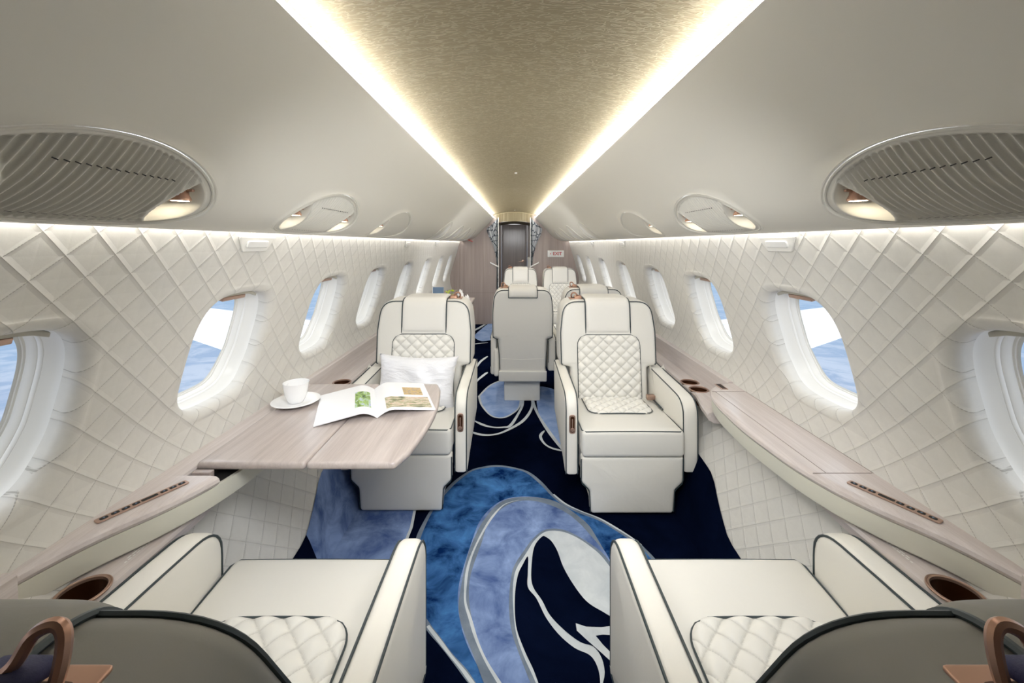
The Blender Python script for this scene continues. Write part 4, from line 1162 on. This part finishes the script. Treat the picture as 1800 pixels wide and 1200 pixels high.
# magazine
mg = empty('magazine', (-0.535, 1.592, TZ)); mg.rotation_euler = (0, 0, math.radians(20.5))
def page(sg):
    W, H = 0.222, 0.325
    NU, NV = 44, 40
    def zc(u): return 0.004 + 0.034 * math.sin(min(1, u * 3.2) * PI / 2) * (1 - u) ** 1.0 + 0.005 * u * 0 + 0.0015
    V = []; Fc = []; mi = []
    for lay in (0, 1):
        for j in range(NV + 1):
            for i in range(NU + 1):
                u = i / NU; V.append((sg * u * W + 0, j / NV * H, (zc(u) if lay == 0 else max(0.0008, zc(u) - 0.0045))))
    def id(l, i, j): return l * (NU + 1) * (NV + 1) + j * (NU + 1) + i
    for j in range(NV):
        for i in range(NU):
            q = (id(0, i, j), id(0, i + 1, j), id(0, i + 1, j + 1), id(0, i, j + 1)); Fc.append(q if sg > 0 else q[::-1])
            u = (i + .5) / NU; v = (j + .5) / NV; m_ = 0
            if sg < 0 and 0.10 < u < 0.36 and 0.20 < v < 0.76: m_ = 1
            if sg > 0 and 0.17 < u < 0.96 and 0.05 < v < 0.42: m_ = 2
            if sg > 0 and 0.52 < u < 0.88 and 0.50 < v < 0.80: m_ = 3
            mi.append(m_)
            q = (id(1, i, j), id(1, i, j + 1), id(1, i + 1, j + 1), id(1, i + 1, j)); Fc.append(q if sg > 0 else q[::-1]); mi.append(0)
    for i in range(NU):
        for (j, rv) in ((0, 1), (NV, 0)):
            q = (id(0, i, j), id(1, i, j), id(1, i + 1, j), id(0, i + 1, j)); Fc.append(q if (rv == (sg > 0)) else q[::-1]); mi.append(0)
    for j in range(NV): Fc.append((id(0, NU, j), id(1, NU, j), id(1, NU, j + 1), id(0, NU, j + 1))); mi.append(0)
    mk('page_block', V, Fc, [M['paper'], M['ph_green'], M['ph_house'], M['ph_small']], mg, True, None, mi, 50)
page(1); page(-1)
tag(mg, 'open glossy magazine with house and garden pictures lying across the wooden table', 'magazine')

# credenza and what stands on it ----------------------------------------------------------
cr = empty('credenza', (-0.80, 5.3, 0)); co = Vector(cr.location)
def L(v): return Vector(v) - co
rbox('cabinet_body', L((-0.80, 5.35, 0.27)), (0.205, 0.67, 0.268), 0.006, M['wood_wall'], cr)
rbox('top', L((-0.81, 5.35, 0.552)), (0.235, 0.69, 0.015), 0.008, M['wood_x'], cr)
rbox('raised_ledge', L((-0.96, 6.25, 0.60)), (0.08, 0.18, 0.035), 0.006, M['wood_dark'], cr)
for k in range(3):
    dr = rbox('door', L((-0.592, 4.91 + k * 0.44, 0.27)), (0.006, 0.212, 0.245), 0.003, M['wood_wall'], cr)
    rbox('door_pull', L((-0.583, 5.07 + k * 0.44, 0.42)), (0.005, 0.006, 0.035), 0.003, M['copper'], dr)
tag(cr, 'greige wooden credenza along the left wall before the bulkhead', 'cabinet')
r = empty('folded_screen', (-0.965, 5.25, 0.567))
rbox('panel', (0, 0, 0.117), (0.068, 0.008, 0.116), 0.004, M['steel_blue'], r); rbox('edge', (-0.072, 0, 0.117), (0.004, 0.010, 0.116), 0.003, M['white'], r)
rbox('foot', (0, 0.01, 0.004), (0.05, 0.03, 0.004), 0.002, M['white'], r)
tag(r, 'slate blue upright panel with a white edge standing on the credenza', 'screen')
fa = empty('flower_arrangement', (-0.815, 5.20, 0.567)); random.seed(5)
V, Fc = g_lathe([(0, 0.0), (0.035, 0.0), (0.05, 0.04), (0.055, 0.08), (0.05, 0.08), (0.0, 0.06)], (0, 0, 0), 24); mk('bowl', V, Fc, M['bronze'], fa)
for k in range(9):
    a = random.uniform(0, 2 * PI); rr = random.uniform(0.0, 0.055)
    c = (rr * math.cos(a) * 1.2, rr * math.sin(a), 0.145 + random.uniform(-0.03, 0.045))
    mb = MB()
    for ring_, (pr, ph, np_) in enumerate(((0.024, 0.0, 8), (0.016, 0.010, 6))):
        for q in range(np_):
            b = 2 * PI * q / np_ + ring_; d1 = Vector((math.cos(b), math.sin(b), 0)); d2 = Vector((-d1.y, d1.x, 0)); o_ = Vector(c) + Vector((0, 0, ph))
            mb.add([o_, o_ + d1 * pr * 0.6 + d2 * pr * 0.35 + Vector((0, 0, .006)), o_ + d1 * pr + Vector((0, 0, .012)), o_ + d1 * pr * 0.6 - d2 * pr * 0.35 + Vector((0, 0, .006))], [(0, 1, 2, 3)])
    V, Fc = g_lathe([(0, 0.016), (0.007, 0.013), (0.009, 0.006), (0, 0)], c, 10); mb.add(V, Fc)
    V, Fc = g_tube([c, (c[0] * 0.4, c[1] * 0.4, 0.03)], 0.0025, 5); mb.add(V, Fc, 1)
    mb.build('blossom', [M['flower'], M['leaf']], fa)
tag(fa, 'low arrangement of lime yellow blossoms on the credenza', 'flowers')
def crumple(loc, sc, label, cat, name, mat, seed):
    random.seed(seed)
    bm = bmesh.new(); bmesh.ops.create_icosphere(bm, subdivisions=3, radius=1)
    for v in bm.verts:
        k = 1 + random.uniform(-0.22, 0.22); v.co = Vector((v.co.x * sc[0] * k, v.co.y * sc[1] * k, (max(v.co.z, -0.6) + 0.6) * sc[2] * k))
    me = bpy.data.meshes.new(name); bm.to_mesh(me); bm.free(); me.materials.append(mat)
    o = bpy.data.objects.new(name, me); COL.objects.link(o); o.location = loc; tag(o, label, cat); return o
crumple((-0.700, 5.38, 0.567), (0.040, 0.035, 0.105), 'folded white napkin standing beside the lime blossoms on the credenza', 'napkin', 'napkin', M['tissue'], 4)
crumple((-0.625, 5.45, 0.567), (0.030, 0.03, 0.065), 'small crumpled white tissue near the aisle end of the credenza', 'tissue', 'tissue', M['tissue'], 9)

# jump seat edge by the vestibule
o = rbox('folded_crew_seat', (0.262, 7.25, 0.93), (0.034, 0.10, 0.19), 0.03, M['leather'], None); tag(o, 'pale rounded folded crew seat just inside the vestibule, right side', 'crew seat')

# outside: wings, sea of mountains -----------------------------------------------------------
for s in (-1, 1):
    top_ = [(1.35, 4.45), (4.62, 6.7), (5.93, 7.6), (12.5, 12.1), (12.6, 13.4), (7.45, 10.9), (1.35, 7.9)]
    zt_ = -0.30
    r = empty('aircraft_wing', (s * 1.35, 6.2, zt_)); off = Vector(r.location)
    V = []; n = 30; m_ = 16
    for i in range(n + 1):
        t = i / n; x = 1.35 + 11.2 * t; a = 4.45 + (x - 1.35) * 0.69; b = 7.9 + (x - 1.35) * 0.49
        for k in range(2 * m_):
            if k <= m_: c_ = k / m_; h = 1
            else: c_ = 2 - k / m_; h = -1
            y = a + (b - a) * c_; th = (0.18 - 0.13 * t) * math.sqrt(max(0, c_)) * (1 - c_) * 2.2
            V.append(Vector((s * x, y, zt_ + 0.0 + (th if h > 0 else -th * 0.5) - 0.1)) - off)
    Fc = []
    for i in range(n):
        for k in range(2 * m_):
            l = (k + 1) % (2 * m_); q = (i * 2 * m_ + k, i * 2 * m_ + l, (i + 1) * 2 * m_ + l, (i + 1) * 2 * m_ + k); Fc.append(q if s < 0 else q[::-1])
    mk('wing_skin', V, Fc, M['wing'], r, sharp=60)
    mb = MB()
    for f in (0.72, 0.97):
        P_ = []
        for i in range(2, 28):
            t = i / n; x = 1.35 + 11.2 * t; a = 4.45 + (x - 1.35) * 0.69; b = 7.9 + (x - 1.35) * 0.49
            th = (0.18 - 0.13 * t) * math.sqrt(f) * (1 - f) * 2.2; P_.append(Vector((s * x, a + (b - a) * f, zt_ - 0.1 + th)) - off)
        V, Fc = g_tube(P_, 0.012, 5); mb.add(V, Fc)
    mb.build('panel_line', plain('grey_panel_line', (170, 178, 188), 0.5), r)
    tag(r, 'white aircraft wing seen through the %s windows' % sides[s], 'wing', None)

w = bpy.data.worlds.new('World'); scn.world = w; w.use_nodes = True
nt = w.node_tree; nt.nodes.clear()
class WN(NT):
    def __init__(s): s.t = nt; s.out = s.n('ShaderNodeOutputWorld')
W = WN()
g = W.n('ShaderNodeTexCoord').outputs['Generated']
sp = W.n('ShaderNodeSeparateXYZ'); W.l(g, sp.inputs[0])
z = sp.outputs[2]
grad = W.ramp(W.math('ADD', W.math('MULTIPLY', z, 0.5), 0.5), [(0.0, lin((165, 166, 190))), (0.30, lin((146, 166, 196))), (0.44, lin((142, 172, 204))), (0.492, lin((160, 186, 212))), (0.505, lin((228, 230, 232))), (0.75, lin((226, 229, 234)))])
pv = W.n('ShaderNodeVectorMath', operation='DIVIDE'); W.l(g, pv.inputs[0])
cb = W.n('ShaderNodeCombineXYZ'); zz = W.math('MAXIMUM', W.math('ABSOLUTE', z), 0.03)
for i in range(3): W.l(zz, cb.inputs[i])
W.l(cb.outputs[0], pv.inputs[1])
nA = W.noise(pv.outputs[0], 2.6, 9, 0.62, 1.2)
mask = W.ramp(nA, [(0.44, (0, 0, 0, 1)), (0.60, (1, 1, 1, 1))])
below = W.math('LESS_THAN', z, 0.0)
sn = W.math('MULTIPLY', W.math('MULTIPLY', mask, below), W.math('MULTIPLY', z, -1.4), True)
c = W.mix(sn, grad, lin((232, 240, 248)))
nB = W.noise(pv.outputs[0], 1.1, 4, 0.6, 0.5)
c = W.mix(W.math('MULTIPLY', W.math('MULTIPLY', nB, below), W.math('MULTIPLY', z, -0.8), True), c, lin((165, 150, 178)))
bg = W.n('ShaderNodeBackground'); W.l(c, bg.inputs[0]); stg = W.math('ADD', 1.05, W.math('MULTIPLY', W.math('MULTIPLY', W.math('SUBTRACT', z, 0.03), 20.0, True), 1.1)); W.l(stg, bg.inputs[1])
W.l(bg.outputs[0], W.out.inputs[0])

for (ly, lz, en, sx_) in ((0.62, 1.48, 8.5, 0.8), (3.55, 1.56, 6.5, 0.6)):  # added fill lamps, no cabin fixture; they face away from the camera
    al = bpy.data.lights.new('fill_light', 'AREA'); al.shape = 'RECTANGLE'; al.size = sx_; al.size_y = 0.35; al.energy = en; al.color = (0.97, 0.985, 1.0); al.spread = math.radians(120)
    ao = bpy.data.objects.new('fill_light', al); COL.objects.link(ao); ao.location = (0, ly, lz); ao.rotation_euler = (math.radians(61), 0, 0)
# camera -------------------------------------------------------------------------------------
cam = bpy.data.cameras.new('camera'); cam.sensor_width = 36; cam.lens = F / 1800 * 36
cam.shift_x = -3 / 1800; cam.shift_y = -172 / 1800; cam.clip_start = 0.02
co_ = bpy.data.objects.new('camera', cam); COL.objects.link(co_); co_.location = (CXO, 0, EYE); co_.rotation_euler = (PI / 2, 0, 0)
scn.camera = co_
scn.view_settings.view_transform = 'Standard'
scn.view_settings.look = 'None'
scn.view_settings.exposure = 0.34
scn.view_settings.gamma = 1.06
